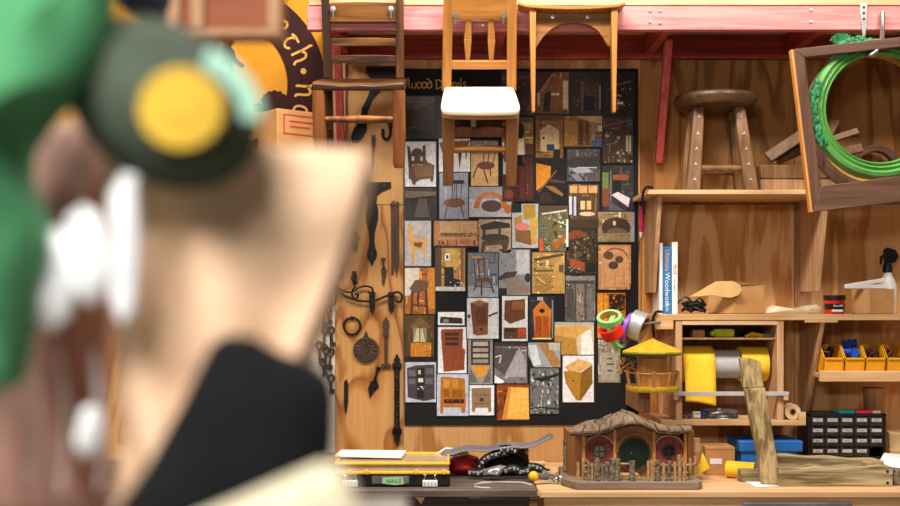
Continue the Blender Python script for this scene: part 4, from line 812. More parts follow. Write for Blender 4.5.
# film heap
b = MB(); L_ = [at(u,v,-.2) for u,v in [(761,313.6),(764,309),(771,305.5),(780,308),(790,309.5),(803,306),(816,304),(822,308),(818,312),(810,313.6)]]
b.inflate([Vector((p_.x,-.2,max(p_.z,zm+.001))) for p_ in L_], -.2, .05, .01, 40, 6)
for v_ in b.v: v_.z = max(v_.z, zm+.001)
b.build('plastic_bag', 'clear', None, 0, 'crumpled clear yellowish plastic bag lying on the shelf', 'bag')
tn = thing('tin', (at(834,0,-.2).x,-.2,zm), 'small red and black tub with a black lid', 'tub')
cx_ = at(834.5,0,-.24).x; r_ = .042
MB().lathe([(r_*.9,0),(r_*.93,.002),(r_,.062)], (cx_,-.24,zm), 'Z', 32).build('body', 'redp', tn)
MB().lathe([(r_*1.02,.045),(r_*.98,.02),(r_*.965,.02)], (cx_,-.24,zm), 'Z', 32).build('label_band', 'black', tn, label='black label band')
MB().lathe([(r_*1.08,.060),(r_*1.1,.078),(r_*1.0,.082),(.0001,.082)], (cx_,-.24,zm), 'Z', 32).build('lid', 'black', tn, .001)
MB().text('Bondfill', .014, (cx_, -.24-r_-.004, zm+.032)).build('label_lettering', 'white', tn)
MB().box((cx_-.024,-.24-r_-.003,zm+.01),(cx_+.02,-.24-r_+.006,zm+.02)).build('label_patch', 'white', tn)
kb = thing('cardboard_box', (at(872,0,-.2).x,-.18,zm), 'closed cardboard box under the white sticks and spray bottle', 'box')
p1, p2, p3 = Vector((at(850,0,-.2).x,-.22,zz)), Vector((at(870,0,-.27).x,-.27,zz)), Vector((at(895,0,-.27).x,-.262,zz))
walls(p1,p2,p3,.104,'carton','card',kb,True)
for i, (u0,v0,u1,v1) in enumerate(((845,287,884,280),(845,289,886,288))):
    a_, c3 = at(u0,v0,-.27), at(u1,v1,-.23); z_ = zz+.104+.0045+.009
    a_.z = max(a_.z, z_); c3.z = max(c3.z, z_)
    MB().beam(a_, c3, .012, .018, up=(0,0,1)).build('white_strip', 'whitep', None, .003, ('upper' if i == 0 else 'lower') + ' white plastic strip lying across the cardboard box', 'strip', 'white strips on the cardboard box')
sp = thing('spray_bottle', (at(890,0,-.2).x,-.12,zm), 'milky spray bottle with a black trigger head', 'bottle')
x_ = at(892,0,-.12).x; zsv = zm; zm = zm + .022
MB().lathe([(.036,-.022),(.04,-.01),(.04,.09),(.037,.115),(.026,.138),(.019,.15),(.019,.168)], (x_,-.07,zm), 'Z', 28).build('bottle', 'milky', sp)
MB().lathe([(.021,.16),(.021,.185),(.014,.21)], (x_,-.07,zm), 'Z', 16).prism([(x_-.012,-.08,zm+.2),(x_+.03,-.08,zm+.205),(x_+.05,-.08,zm+.235),(x_+.035,-.08,zm+.262),(x_-.002,-.08,zm+.275),(x_-.018,-.08,zm+.262)], (0,.022,0)).build('spray_head', 'black', sp, .004)
MB().prism([(x_-.014,-.078,zm+.245),(x_-.032,-.078,zm+.235),(x_-.034,-.078,zm+.2),(x_-.028,-.078,zm+.2),(x_-.024,-.078,zm+.23),(x_-.01,-.078,zm+.235)], (0,.016,0)).build('trigger', 'black', sp, .002)
zm = zsv
# yellow bins
zbn = zb1 - .012
def bin_(x0, x1, y0, hgt, lab, content=None):
    t_ = thing('storage_bin', ((x0+x1)/2, y0+.1, zbn), lab, 'bin', 'yellow bins on the short shelf'); d = .18; w = .003
    b = MB(); b.box((x0,y0,zbn+.0005),(x1,y0+d,zbn+.004)); 
    b.prism([(x0,y0,zbn+.0005),(x1,y0,zbn+.0005),(x1,y0-.012,zbn+hgt*.56),(x0,y0-.012,zbn+hgt*.56)], (0,w,0))
    for x in (x0, x1-w): b.prism([(x,y0,zbn+.0005),(x,y0-.012,zbn+hgt*.56),(x,y0+.04,zbn+hgt),(x,y0+d,zbn+hgt),(x,y0+d,zbn+.0005)], (w,0,0))
    b.box((x0,y0+d-w,zbn+.0005),(x1,y0+d,zbn+hgt))
    b.build('bin_body', 'binyel', t_)
    MB().box((x0+.006,y0-.016,zbn+hgt*.5),(x1-.006,y0-.010,zbn+hgt*.57)).build('front_lip', 'binyel', t_, .001)
    return t_
bn = [(824,844,'leftmost yellow bin, holding dark odds and ends'),(845,865,'yellow bin filled with blue spools'),(866,885.5,'yellow bin filled with dark screws'),(887,907,'rightmost yellow bin, cut off by the photo edge')]
for i,(u0,u1,lab) in enumerate(bn):
    x0, x1 = at(u0,0,-.27).x, at(u1,0,-.27).x
    bin_(x0, x1, -.262, .118, lab)
    xc = (x0+x1)/2
    if i == 1:
        for j,(dx,dy,dz) in enumerate(((-.018,-.21,.09),(.02,-.215,.085),(0,-.17,.118),(.026,-.165,.125))):
            q = MB().lathe([(.02,-.016),(.02,-.012),(.015,-.011),(.015,.011),(.02,.012),(.02,.016)], (xc+dx,dy,zbn+dz), 'X', 18, Rz(60*j)); q.build('blue_spool', 'blued', None, .0005, 'small blue plastic spool heaped in the second yellow bin', 'spool', 'blue spools in the yellow bin')
    else:
        b = MB()
        for j in range(46 if i == 2 else 22):
            q = Vector((rn.uniform(x0+.012,x1-.012), rn.uniform(-.24,-.12), zbn+rn.uniform(.05,.10))); d_ = Vector((rn.uniform(-1,1),rn.uniform(-1,1),rn.uniform(-.6,1))).normalized()*.018
            b.tube([q-d_,q+d_], [.003,.0045], 6)
        b.build('screws' if i == 2 else 'loose_fittings', 'rust' if i else 'black', None, 0, ['dark odds and ends lying in the leftmost yellow bin','','heap of dark screws in the third yellow bin','dark bits inside the cut-off yellow bin'][i], 'screws' if i == 2 else 'fittings', kind='stuff')
# ---------------------------------------------------------------- things on the upper shelf
zs = 2.104
st = thing('round_stool', (at(716,0,-.19).x, -.19, zs), 'round dark-seated wooden stool with splayed legs on the top shelf', 'stool')
cx_ = at(715,0,-.19).x; R0 = 41/228.7; zt_ = at(0,95.5,-.19).z
MB().lathe([(.0001,-.064),(R0*.72,-.064),(R0*.9,-.055),(R0,-.03),(R0,-.016),(R0*.96,-.005),(R0*.6,-.0),(.0001,.0)], (cx_,-.19,zt_), 'Z', 48).build('seat', 'stoolseat', st)
def plank_leg(tx, ty, bx_, by_, star):
    a_ = Vector((cx_+tx,-.19+ty,zt_-.062)); c3 = Vector((cx_+bx_,-.19+by_,zs))
    lg = MB().beam(c3, a_, .062, .04, w2=.045, d2=.036).build('leg', 'stoolleg', st, .006)
    if star:
        for f in (.12,.32,.5,.68,.86):
            b = MB(); q = a_.lerp(c3, f); q.y -= .024
            for j in range(3):
                an = PI/2 + j*2*PI/3; b.ribbon([(0,0),(.008*math.cos(an),.008*math.sin(an))], .002, q, k=1)
            b.build('star_inlay', 'white', lg)
plank_leg(-.085,-.06,-.122,-.11,True); plank_leg(.088,-.06,.128,-.11,True); plank_leg(-.085,.04,-.118,.04,False); plank_leg(.088,.04,.128,.04,False)
MB().tube([(cx_-.112,-.285,zs+.1),(cx_+.118,-.285,zs+.1)], .015, 12).build('stretcher', 'stoolleg', st)
MB().tube([(cx_-.108,-.15,zs+.1),(cx_+.11,-.15,zs+.1)], .015, 12).build('stretcher', 'stoolleg', st)
# slatted crate with wood scraps
cr = thing('wooden_crate', (at(790,0,-.15).x,-.15,zs), 'low slatted wooden crate behind the hanging dark frame', 'crate')
x0, x1 = at(757,0,-.2).x, at(852,0,-.2).x
for z0, z1 in ((0,.055),(.06,.118)):
    MB().box((x0,-.26,zs+z0+.001),(x1,-.245,zs+z1)).build('slat', 'stoolleg' if z0 else 'shelfd', cr, .003)
MB().box((x0,-.245,zs+.001),(x0+.02,-.04,zs+.118)).box((x1-.02,-.245,zs+.001),(x1,-.04,zs+.118)).box((x0,-.04,zs+.001),(x1,-.025,zs+.118)).build('side_board', 'shelfd', cr, .002)
MB().box((x0+.02,-.245,zs+.001),(x1-.02,-.04,zs+.012)).build('base_board', 'shelfd', cr)
sc_ = [((768,158),(822,122),.05,-.20,'longest'),((776,160),(828,138),.045,-.16,'second'),((800,150),(858,131),.03,-.12,'thin upright'),((815,158),(835,120),.05,-.1,'short steep'),((812,160),(862,148),.04,-.19,'nearly flat')]
for (p0,p1,w_,yy_,nm) in sc_:
    a_, c3 = at(*p0,yy_), at(*p1,yy_); MB().beam(a_, c3, .02, w_, up=(.0,.35,1)).build('wood_offcut', 'stoolleg', None, .003, nm + ' rough wood offcut heaped on the slatted crate', 'wood', 'wood offcuts on the crate')
# bark disc
c3 = at(878,165,-.1); MB().lathe_closed([(.085,-.02),(.115,-.02),(.115,.02),(.085,.02)], (c3.x,-.06,zs+.116), 'Y', 36).build('round_hoop', 'frame', None, .004, 'dark round wooden hoop seen through the green oval frame', 'hoop')
# dark oval frame leaning behind
fr = thing('oval_frame', at(868,190,-.33), 'dark brown moulded oval picture frame behind the green one', 'picture frame')
cc = at(872,118,-.36); 
MB().lathe_closed([(.262,-.012),(.285,-.02),(.31,-.012),(.31,.01),(.262,.01)], (cc.x,-.345,cc.z), 'Y', 72, None, .92, 1.03).build('moulding', 'framez', fr)
MB().lathe_closed([(.252,-.008),(.262,-.014),(.262,.006),(.252,.006)], (cc.x,-.345,cc.z), 'Y', 72, None, .92, 1.03).build('inner_slip', 'gold', fr)
# hanging rectangular frame
yf = -.66
hf = thing('picture_frame', at(850,205,yf), 'dark walnut rectangular frame hung crookedly from a silver hook', 'picture frame')
O = [at(793,49,yf), at(935,33,yf), at(951,196,yf), at(812.5,212,yf)]
I = [at(805,57.5,yf), at(926,44,yf), at(938,171,yf), at(821,186,yf)]
nm = ('rail','stile','rail','stile')
for i in range(4):
    j = (i+1) % 4
    MB().prism([O[i],O[j],I[j],I[i]], (0,.028,0)).build(nm[i], 'frame' if i in (0,2) else 'framez', hf, .003)
MB().prism([at(791,49.5,yf),at(793.2,49.5,yf),at(812.7,212,yf),at(810.5,212,yf)], (0,.03,0)).build('lit_edge', 'orangewood', hf, label='left edge coloured orange as if lit')  # orange strip puts the light on the frame's left edge into colour
# green oval frame
yg = -.60
gf = thing('oval_frame', at(878,180,yg), 'green painted oval picture frame with leafy carving, hung behind the walnut frame', 'picture frame')
cc = at(879,109,yg); s_ = ppm(yg)
ro = 70/s_
prof = [(ro*.765,-.006),(ro*.79,-.022),(ro*.82,-.014),(ro*.85,-.028),(ro*.885,-.02),(ro*.92,-.034),(ro*.97,-.028),(ro,-.008),(ro,.012),(ro*.765,.012)]
MB().lathe_closed(prof, (cc.x,yg,cc.z), 'Y', 96).build('moulding', 'greenf', gf)
b = MB().tube([Vector((cc.x+ro*.97*math.cos(math.radians(a_)), yg-.025, cc.z+ro*.97*math.sin(math.radians(a_)))) for a_ in range(160,211,5)], .012, 8)
for i in range(60):
    a_ = math.radians(rn.uniform(158,212)); r2 = ro*rn.uniform(.93,1.03); q = Vector((cc.x+r2*math.cos(a_), yg-.032, cc.z-r2*math.sin(a_)*-1))
    b.sphere(q, rn.uniform(.006,.012), 8, (1,1,1.4))
b.build('side_carving', 'greend', gf); b = MB()
for i in range(9):
    a_ = math.radians(200+i*20); q = at(842+11*math.cos(a_)*1.0, 42+9*math.sin(a_), yg-.03)
    b.tube([at(843,50,yg-.02), q], [.004,.011], 8)
for i in range(40):
    f = i/40; q = at(840+34*f+rn.uniform(-2,2), 47-7*math.sin(PI*f*.9)+rn.uniform(-3,3), yg-.03); b.sphere(q, rn.uniform(.006,.013), 8, (1.4,1,1))
b.build('leaf_carving', 'greend', gf)
hk = thing('hook', at(880,40,-.6), 'bent silver hook holding the walnut frame', 'hook')
MB().tube([Vector(q) for q in smooth([tuple(at(882.5,12,-.545)),tuple(at(882.5,30,-.57)),tuple(at(881,42,-.63)),tuple(at(877,50,-.65)),tuple(at(871,55,-.645)),tuple(at(867,55,-.62))],4)], .009, 10).build('hook_bar', 'steeld', hk)
hs = thing('hinge_strap', at(864,35,-.54), 'short silver metal strap screwed to the pink rail', 'strap')
MB().plate([(860.5,3),(867.5,3),(867,22),(865.5,36),(862.5,36),(861.5,22)], -.537, .006).build('strap_plate', 'steel', hs, .001)
b = MB()
for v in (7,13,19): b.lathe([(.0001,-.002),(.005,-.002),(.006,.002)], at(864,v,-.538), 'Y', 10)
b.build('rivet', 'rust', hs)
# pen and cord by the board
pn = thing('utility_pen', at(641,238,-.03), 'red and black pen clipped beside the black board', 'pen')
MB().tube([at(642,206,-.03), at(641,232,-.03)], [.010,.009], 12).build('barrel', 'pinkp', pn)
MB().tube([at(642,197,-.03), at(642,206,-.03)], [.006,.010], 12).build('cap', 'black', pn)
MB().tube([at(641,232,-.03), at(640.5,238,-.03)], [.009,.004], 12).build('tip', 'whitep', pn)
MB().tube([at(*p_,-.014) for p_ in smooth([(640,238),(636,262),(630,290),(626,300)],4)], .0018, 6).build('cord', 'black', None, 0, 'thin dark cord hanging down the right of the board', 'cord')
# clamp at the shelf end
for zc_, yy_, nm in ((2.104,yd,'upper'),(zm,-.3,'middle')):
    xx_ = xa+.005 if nm == 'upper' else xm+.01
    MB().tube([Vector(q) for q in smooth([(xx_-.012,yy_+.03,zc_-.1),(xx_-.022,yy_+.01,zc_-.03),(xx_-.012,yy_-.01,zc_+.008),(xx_+.02,yy_+.02,zc_+.010)],4)], .006, 8).build('strap_clip', 'iron', None, 0, 'black metal clip at the left end of the %s plywood shelf' % nm, 'clip')
# ---------------------------------------------------------------- tape cluster
yt = -.36
MB().tube([at(660,322,-.30), at(640,324,yt), at(606,336,yt)], .006, 8).build('tape_rod', 'steeld', None, 0, 'thin metal rod carrying the coloured tape rolls', 'rod')
def tape(u, v, r, w_, mat, rot, lab, inner='cardd', ri=.78):
    yt = -.40 if inner == 'card' else -.36; c3 = at(u,v,yt); s_ = ppm(yt); R = r/s_
    t_ = thing('tape_roll', (c3.x,c3.y,c3.z), lab, 'tape', 'coloured tape rolls left of the shelf')
    MB().ring(c3, R, R*ri, w_/s_, 'X', 40, rot).build('tape', mat, t_, .001)
    MB().ring(c3, R*ri, R*(ri-.06), w_/s_*1.02, 'X', 32, rot).build('core', inner, t_)
tape(638,326,15,14,'silver', aim((.86,-.42,-.35)), 'wide silver tape roll at the right of the cluster')
tape(628.5,328.5,16,4,'purple', aim((.84,-.44,-.3)), 'purple tape roll between the green and silver rolls')
tape(618,331.5,17,6,'greent', aim((.8,-.58,.12)), 'upright green masking tape roll in the cluster centre')
tape(609.5,319,12.5,7,'greent', aim((-.2,-.5,.84)), 'tilted green masking tape roll at the upper left', 'card')
c3 = at(610.5,333,yt+.0)
rd = thing('red_tape_roll', c3, 'bright red tape roll below the tilted green one', 'tape')
MB().ring(at(611.5,331,yt-.045), 11.5/237, 9.2/237, 11/237, 'X', 40, aim((-.45,-.38,.8))).build('tape', 'redp', rd, .001)
b = MB()
for i in range(8): b.sphere(at(rn.uniform(602,615), rn.uniform(338,344), yt), .008, 6, (1,1,1.5))
b.build('crumpled_tape', 'whitep', rd)
# ---------------------------------------------------------------- round bird table house
yb = -.44; s_ = ppm(yb); cx_ = at(652.5,0,yb).x
bh = thing('birdhouse', (cx_, yb, at(0,391,yb).z), 'small round wooden birdhouse with a yellow cone roof and railed deck', 'birdhouse')
def zz_(v): return at(0,v,yb).z
z0 = zz_(351)
Rr = 31.5/s_
b = MB(); b.lathe([(Rr*.99,z0-.008),(Rr,z0),(.0001,zz_(338.5))], (cx_,yb,0), 'Z', 8, Rz(10)); 
b.build('cone_roof', 'roofy', bh, .001)
MB().lathe([(.0001,z0-.016),(Rr*.9,z0-.016),(Rr*.97,z0-.008),(.0001,z0-.0078)], (cx_,yb,0), 'Z', 24).build('roof_soffit', 'greend', bh, label='dark green roof underside')
MB().lathe([(15.5/s_,zz_(386)),(15.5/s_,z0-.014)], (cx_,yb,0), 'Z', 24).build('round_wall', 'honey', bh)
MB().lathe([(.0001,zz_(391)),(25/s_,zz_(391)),(26.5/s_,zz_(388.5)),(26.5/s_,zz_(386)),(.0001,zz_(386))], (cx_,yb,0), 'Z', 28).build('deck', 'roofy', bh, label='mustard painted deck')
g = MB(); pr = []
for i in range(10):
    a_ = 2*PI*(i+.3)/10; r1 = 24/s_; r2 = 26.5/s_
    p0 = Vector((cx_+r1*math.cos(a_), yb+r1*math.sin(a_), zz_(386))); p1 = Vector((cx_+r2*math.cos(a_), yb+r2*math.sin(a_), zz_(370.5)))
    MB().tube([p0,p1], .0065, 8).build('rail_post', 'honey', bh); pr.append(p0.lerp(p1,.88))
g.tube(pr+[pr[0]], .0025, 6).build('hand_rail', 'honey', bh)
MB().box((cx_-.045, yb+.05, zz_(414)), (cx_-.0, -.021, zz_(391.2))).build('mounting_block', 'shelfd', bh, .003)
b = MB()
for i in range(22):
    q = at(rn.uniform(617,634), rn.uniform(358,372), yb+rn.uniform(-.01,.04)); d_ = Vector((rn.uniform(-1,1),rn.uniform(-.4,.4),rn.uniform(-1,.6)))*.014; b.tube([q-d_,q+d_], .003, 5)
b.tube([at(616,372,yb+.02), at(640,358,yb+.02)], .005, 6)
b.build('twig_perch', 'honey', bh)
# ---------------------------------------------------------------- benches
BZ = .904
bt = thing('workbench', (1.6,-.36,0), 'pale pine workbench under the shelves', 'workbench')
xl = at(543,0,-.72).x
MB().box((xl-.02,-.77,BZ-.026), (4.2,-.005,BZ)).build('bench_top', 'bench', bt, .004)
MB().box((xl+.0,-.755,BZ-.2), (4.18,-.73,BZ-.026)).build('front_apron', 'shelf', bt, .002)
MB().box((at(743,0,-.77).x,-.765,BZ-.12), (at(853,0,-.77).x,-.755,BZ-.045)).build('drawer_front', 'greysheet', bt, .003, label='grey drawer front')
for x in (.5, 2.3, 4.0):
    for y in (-.72,-.08): MB().box((x,y,0),(x+.08,y+.07,BZ-.026)).build('leg', 'shelfv', bt, .003)
DZ = .916
db = thing('workbench', (-.9,-.4,0), 'worn dark workbench with a scuffed paint-spattered front', 'workbench')
xr = at(543,0,-.80).x-.022
MB().box((-2.4,-.80,DZ-.03), (xr,-.005,DZ)).build('bench_top', 'benchd', db, .004)
MB().box((-2.38,-.785,DZ-.3), (xr-.005,-.76,DZ-.03)).build('front_apron', 'benchf', db, .003)
MB().box((xr-.03,-.80,DZ-.3), (xr-.0,-.79,DZ-.032)).build('corner_trim', 'chairdark', db, .002)
b = MB()
for pts in ([(404,492),(416,493),(420,497),(423,493),(428,492),(424,499),(421,504),(417,499),(410,494)], [(465,496),(510,493),(528,494),(512,497),(470,498)], [(528,492),(541,491),(541,495),(534,497),(529,496)]):
    b.add([Vector((at(u,v,-.787).x,-.788,at(u,v,-.787).z)) for u,v in pts], [tuple(range(len(pts)))])
b.build('paint_scuff', 'pale', db)
b = MB(); pts = [(532,484.5),(522,482.5),(508,481.6),(494,482),(482,482.4),(475,484),(474,486),(480,487.4),(490,487.6)]; vs = []
for i,(u,v) in enumerate(pts):
    for dv in (-.55*(1+.6*math.sin(i*2)), .55*(1+.6*math.cos(i*3))):
        y_ = (EYE-DZ-.0006)*FPX/(v+dv-HOR)-CD; vs.append(at(u,v+dv,y_))
b.add(vs, [(2*i,2*i+1,2*i+3,2*i+2) for i in range(len(pts)-1)])
b.build('paint_spill', 'grey', db)
for x in (-2.3, xr-.12):
    for y in (-.74,-.1): MB().box((x,y,0),(x+.08,y+.07,DZ-.03)).build('leg', 'benchf', db, .003)
# ---------------------------------------------------------------- tool organiser
yo = -.745
def U(u): return at(u,0,yo).x
oz = DZ
og = thing('tool_organiser', (at(395,0,-.6).x,-.6,oz), 'yellow and black tool organiser case with a smoky clear lid', 'toolbox')
zt_ = at(0,462.5,yo).z; zl = at(0,474,yo).z
x0, x1 = at(334,0,yo).x, at(450,0,yo).x
MB().box((x0,yo,oz+.001),(x1,yo+.3,zl)).build('lower_case', 'black', og, .008)
MB().box((x0+.004,yo+.003,zl),(x1-.004,yo+.297,zt_-.006)).build('clear_lid', 'lid', og, .005)
g = MB(); g.box((x0+.002,yo-.003,zt_-.010),(x1-.0,yo+.02,zt_)); g.box((x0,yo-.004,zl-.001),(x1,yo+.012,zl+.010)); g.box((x0,yo+.28,zt_-.010),(x1,yo+.302,zt_)); g.box((x1-.012,yo,zt_-.008),(x1-.002,yo+.3,zt_-.001)); g.box((x0,yo,zt_-.008),(x0+.012,yo+.3,zt_-.001))
for u in (349,367,416,444): g.box((at(u-2,0,yo).x,yo-.010,zl-.001),(at(u+2,0,yo).x,yo+.004,zl+.016))
g.build('yellow_frame', 'yellowp', og, .003)
for u in (350,430):
    a_ = at(u-7.5,477,yo-.012); c3 = at(u+7.5,489,yo-.012)
    l_ = MB().box((a_.x,yo-.012,oz+.003),(c3.x,yo-.001,oz+.028)).build('latch', 'whitep', og, .002, label='white latch')
    g = MB()
    for i in range(4): g.box((a_.x+.006+.0135*i, yo-.0135, oz+.008),(a_.x+.012+.0135*i, yo-.011, oz+.02))
    g.build('grip_slot', 'grey', l_)
    MB().tube([(a_.x+.004,yo-.006,oz+.028),(a_.x+.012,yo-.006,oz+.045),(a_.x+.004,yo-.004,zl)], .002, 6).tube([(c3.x-.004,yo-.006,oz+.028),(c3.x-.012,yo-.006,oz+.045),(c3.x-.004,yo-.004,zl)], .002, 6).build('wire_bail', 'steel', og)
MB().box((at(372,0,yo).x,yo-.004,oz+.014),(at(409,0,yo).x,yo+.002,zl-.008)).build('name_plate', 'greysheet', og, .001, label='grey name plate')
MB().prism([at(u,v,yo-.0055) for u,v in [(382.5,477.5),(403,477),(404,484),(396,485),(382,483.5)]], (0,.001,0)).build('paper_label', 'notegreen', og, label='pale green handwritten label')
MB().text('NAILS', .022, at(393,483,yo-.0062), shear=.3).build('label_writing', 'black', og)
for u in (368,412,365,415): MB().box((at(u-1,0,yo).x,yo-.003,oz+.012),(at(u+1,0,yo).x,yo+.001,zl-.004)).build('rib', 'black', og)
# papers behind it
def sheet(uvys, lab, mat='white', nm='paper_sheet', cat='paper'):
    vs = [at(u,v,y_) for u,v,y_ in uvys]; b = MB(); b.add(vs, [tuple(range(len(vs)))]); return b.build(nm, mat, None, 0, lab, cat, solid=.0015)
def onb(pts, z):                                             # pixels laid down on a level surface
    out = []
    for u, v in pts: y_ = (EYE - z) * FPX / (v - HOR) - CD; out.append((u, v, y_))
    return out
pz = zt_ + .004
bk = thing('paper_stack', (at(372,0,-.55).x,-.5,zt_), 'white papers lying on top of the tool organiser', 'paper')
MB().prism([(at(338,0,-.5).x,-.62,pz),(at(402,0,-.62).x,-.64,pz-.003),(at(406,0,-.5).x,-.48,pz),(at(340,0,-.5).x,-.46,pz)], (0,0,.007)).build('papers', 'white', bk)
# heap of red, black and grey stuff
rb = MB(); rb.inflate([at(u,v,-.42) for u,v in [(446,472),(447,461),(456,455),(468,454),(478,457),(481,466),(478,473),(460,474)]], -.42, .07, .01, 30)
for v_ in rb.v: v_.z = max(v_.z, DZ+.002)
rb.build('red_pouch', 'red2', None, 0, 'shiny red cloth pouch beside the tool organiser', 'pouch')
bb = MB(); bb.inflate([at(u,v,-.40) for u,v in [(474,473),(480,462),(490,454),(505,449),(520,449),(528,455),(530,466),(540,471),(538,475),(500,476)]], -.40, .09, .02, 25)
for v_ in bb.v: v_.z = max(v_.z, DZ+.002)
bag = bb.build('black_bag', 'blackc', None, 0, 'slumped black fabric bag under the grey plastic sheet', 'bag')
def strap(uv, y_, lab):
    t_ = thing('printed_strap', at(uv[0][0],uv[0][1],y_), lab, 'strap', 'white printed black straps')
    pts = smooth(uv, 5); c_ = [at(u,v,y_) for u,v in pts]; c_ = [Vector((q.x,q.y,max(q.z,DZ+.018))) for q in c_]
    b = MB(); vs = []; n = len(c_)
    for i, q in enumerate(c_):
        d_ = (c_[min(i+1,n-1)]-c_[max(i-1,0)]).normalized(); nn = Vector((-d_.z,0,d_.x))*.015; vs += [q+nn+Vector((0,-.0,0)), q-nn+Vector((0,-.012,0))]
    b.add(vs, [(2*i,2*i+1,2*i+3,2*i+2) for i in range(n-1)]); b.build('webbing', 'black', t_, solid=.003)
    g = MB()
    for i in range(1, n-1, 2):
        q = c_[i]+Vector((0,-.011,0)); d_ = (c_[i+1]-c_[i-1]).normalized(); nn = Vector((-d_.z,0,d_.x))
        pts_ = [(q + d_*(.0035*math.cos(j*PI/5)) + nn*(.006*math.sin(j*PI/5))) for j in range(10)]
        g.tube(pts_+[pts_[0]] if i % 4 == 1 else pts_[:6], .0009, 4)
    g.build('white_lettering', 'white', t_)
strap([(478,472),(482,462),(490,456),(500,453),(508,452)], -.51, 'black strap with white characters curving over the left of the bag')
strap([(468,472),(478,473),(486,470)], -.55, 'short end of printed black strap lying near the foil')
strap([(504,471),(514,468),(522,472),(530,469)], -.54, 'printed black strap folded at the foot of the bag')
strap([(528,466),(537,467),(545,472),(549,476)], -.50, 'printed black strap trailing off towards the pine bench')
strap([(500,449),(508,448.5),(516,451)], -.51, 'short printed black strap on top of the bag')
fb = MB(); fb.inflate([at(u,v,-.58) for u,v in [(483,475),(485,469),(492,467),(500,465),(506,466),(503,472),(498,476)]], -.58, .03, .012, 60)
for v_ in fb.v: v_.z = max(v_.z, DZ+.001)
fb.build('foil_ball', 'foil', None, 0, 'crumpled piece of silver foil in front of the black bag', 'foil')
fu = MB()
for i in range(240):
    q = at(518+10*rn.random(), 449+10*rn.random(), -.46); d_ = Vector((rn.uniform(-1,1),rn.uniform(-1,1),rn.uniform(0,1)))*.012; fu.tube([q,q+d_], .0012, 3, False)
fu.build('fur_tuft', 'rust', None, 0, 'tuft of grey brown bristles at the right of the bag', 'bristles', kind='stuff')
def sh_(a_, c3):
    L_ = [(440,458),(446,453),(460,450),(480,449),(500,446.5),(520,446),(538,443),(553,436)]
    f = a_*7; i = min(6,int(f)); t_ = f-i; u = L_[i][0]*(1-t_)+L_[i+1][0]*t_; v = L_[i][1]*(1-t_)+L_[i+1][1]*t_
    q = at(u,v,-.52); return (q.x, -.52+.10*c3*(1-.5*a_), q.z + .012*math.sin(c3*PI) - .01*(1-c3) + .004*math.sin(a_*22))
MB().grid(sh_, 28, 8).build('plastic_sheet', 'greysheet', None, 0, 'wavy grey plastic sheet draped over the red and black heap', 'sheet', solid=.002)
sheet([(430,457,-.48),(446,447,-.44),(472,452,-.42),(458,456,-.50)], 'white folded paper poking out above the red pouch')
MB().tube([at(527,463.5,-.3), at(545,463.5,-.3)], .011, 14).build('dowel', 'pale', None, .002, 'short pale wooden dowel behind the black straps', 'dowel')
sd = thing('screwdriver', at(538,482,-.62), 'stubby yellow ended tool at the corner of the dark bench', 'tool')
c3 = at(533.5,480,-.62); c3.z = DZ+.022
MB().sphere(c3, .021, 16).build('yellow_knob', 'yellowp', sd); MB().tube([c3+Vector((.015,0,.0)), c3+Vector((.045,.02,-.004)), c3+Vector((.085,.04,-.006))], [.013,.014,.010], 12).build('dark_grip', 'greysheet', sd)
b = MB(); cc_ = Vector((c3.x+.075, c3.y+.01, BZ+.02))
for i in range(5): b.lathe_closed([(.009,-.003),(.014,-.003),(.014,.003),(.009,.003)], cc_+Vector((.011*i,.0,.0+.004*(i%2))), 'Y', 16, Rz(30*i))
b.build('metal_rings', 'steel', None, 0, 'few linked bright metal rings by the yellow ended tool', 'rings')
b = MB()
for i in range(26):
    y_ = rn.uniform(-.66,-.2); x = at(rn.uniform(548,566),0,y_).x; q = Vector((x,y_,BZ+.002)); b.box(q-Vector((.006,.004,.002)), q+Vector((.006,.004,.0015)), R=Rz(rn.uniform(0,180)))
b.build('wood_shavings', 'stoolleg', None, 0, 'scattered wood chips on the pine bench left of the model house', 'chips', kind='stuff')
# ---------------------------------------------------------------- miniature house
yh = -.74; s_ = ppm(yh)
def H(u, v, y=None): return at(u, v, yh if y is None else y)
ho = thing('model_house', (at(634,0,-.5).x,-.5,BZ), 'miniature wooden house with wavy shingle roof, round green door and log fence', 'model house')
zb0 = BZ + .001; zb1_ = zb0 + .031
x0, x1 = H(576,0).x, H(704,0).x
MB().prism([(x0,yh,zb0),(x1-.02,yh,zb0),(x1,yh+.03,zb0),(x1,yh+.40,zb0),(x0-.03,yh+.40,zb0),(x0-.045,yh+.10,zb0)], (0,0,.031)).build('plinth', 'pinkwood', ho, .004)
yw = -.62; s2 = ppm(yw)
def Wp(u, v): return at(u, v, yw)
xw0, xw1 = Wp(583,0).x, Wp(687,0).x
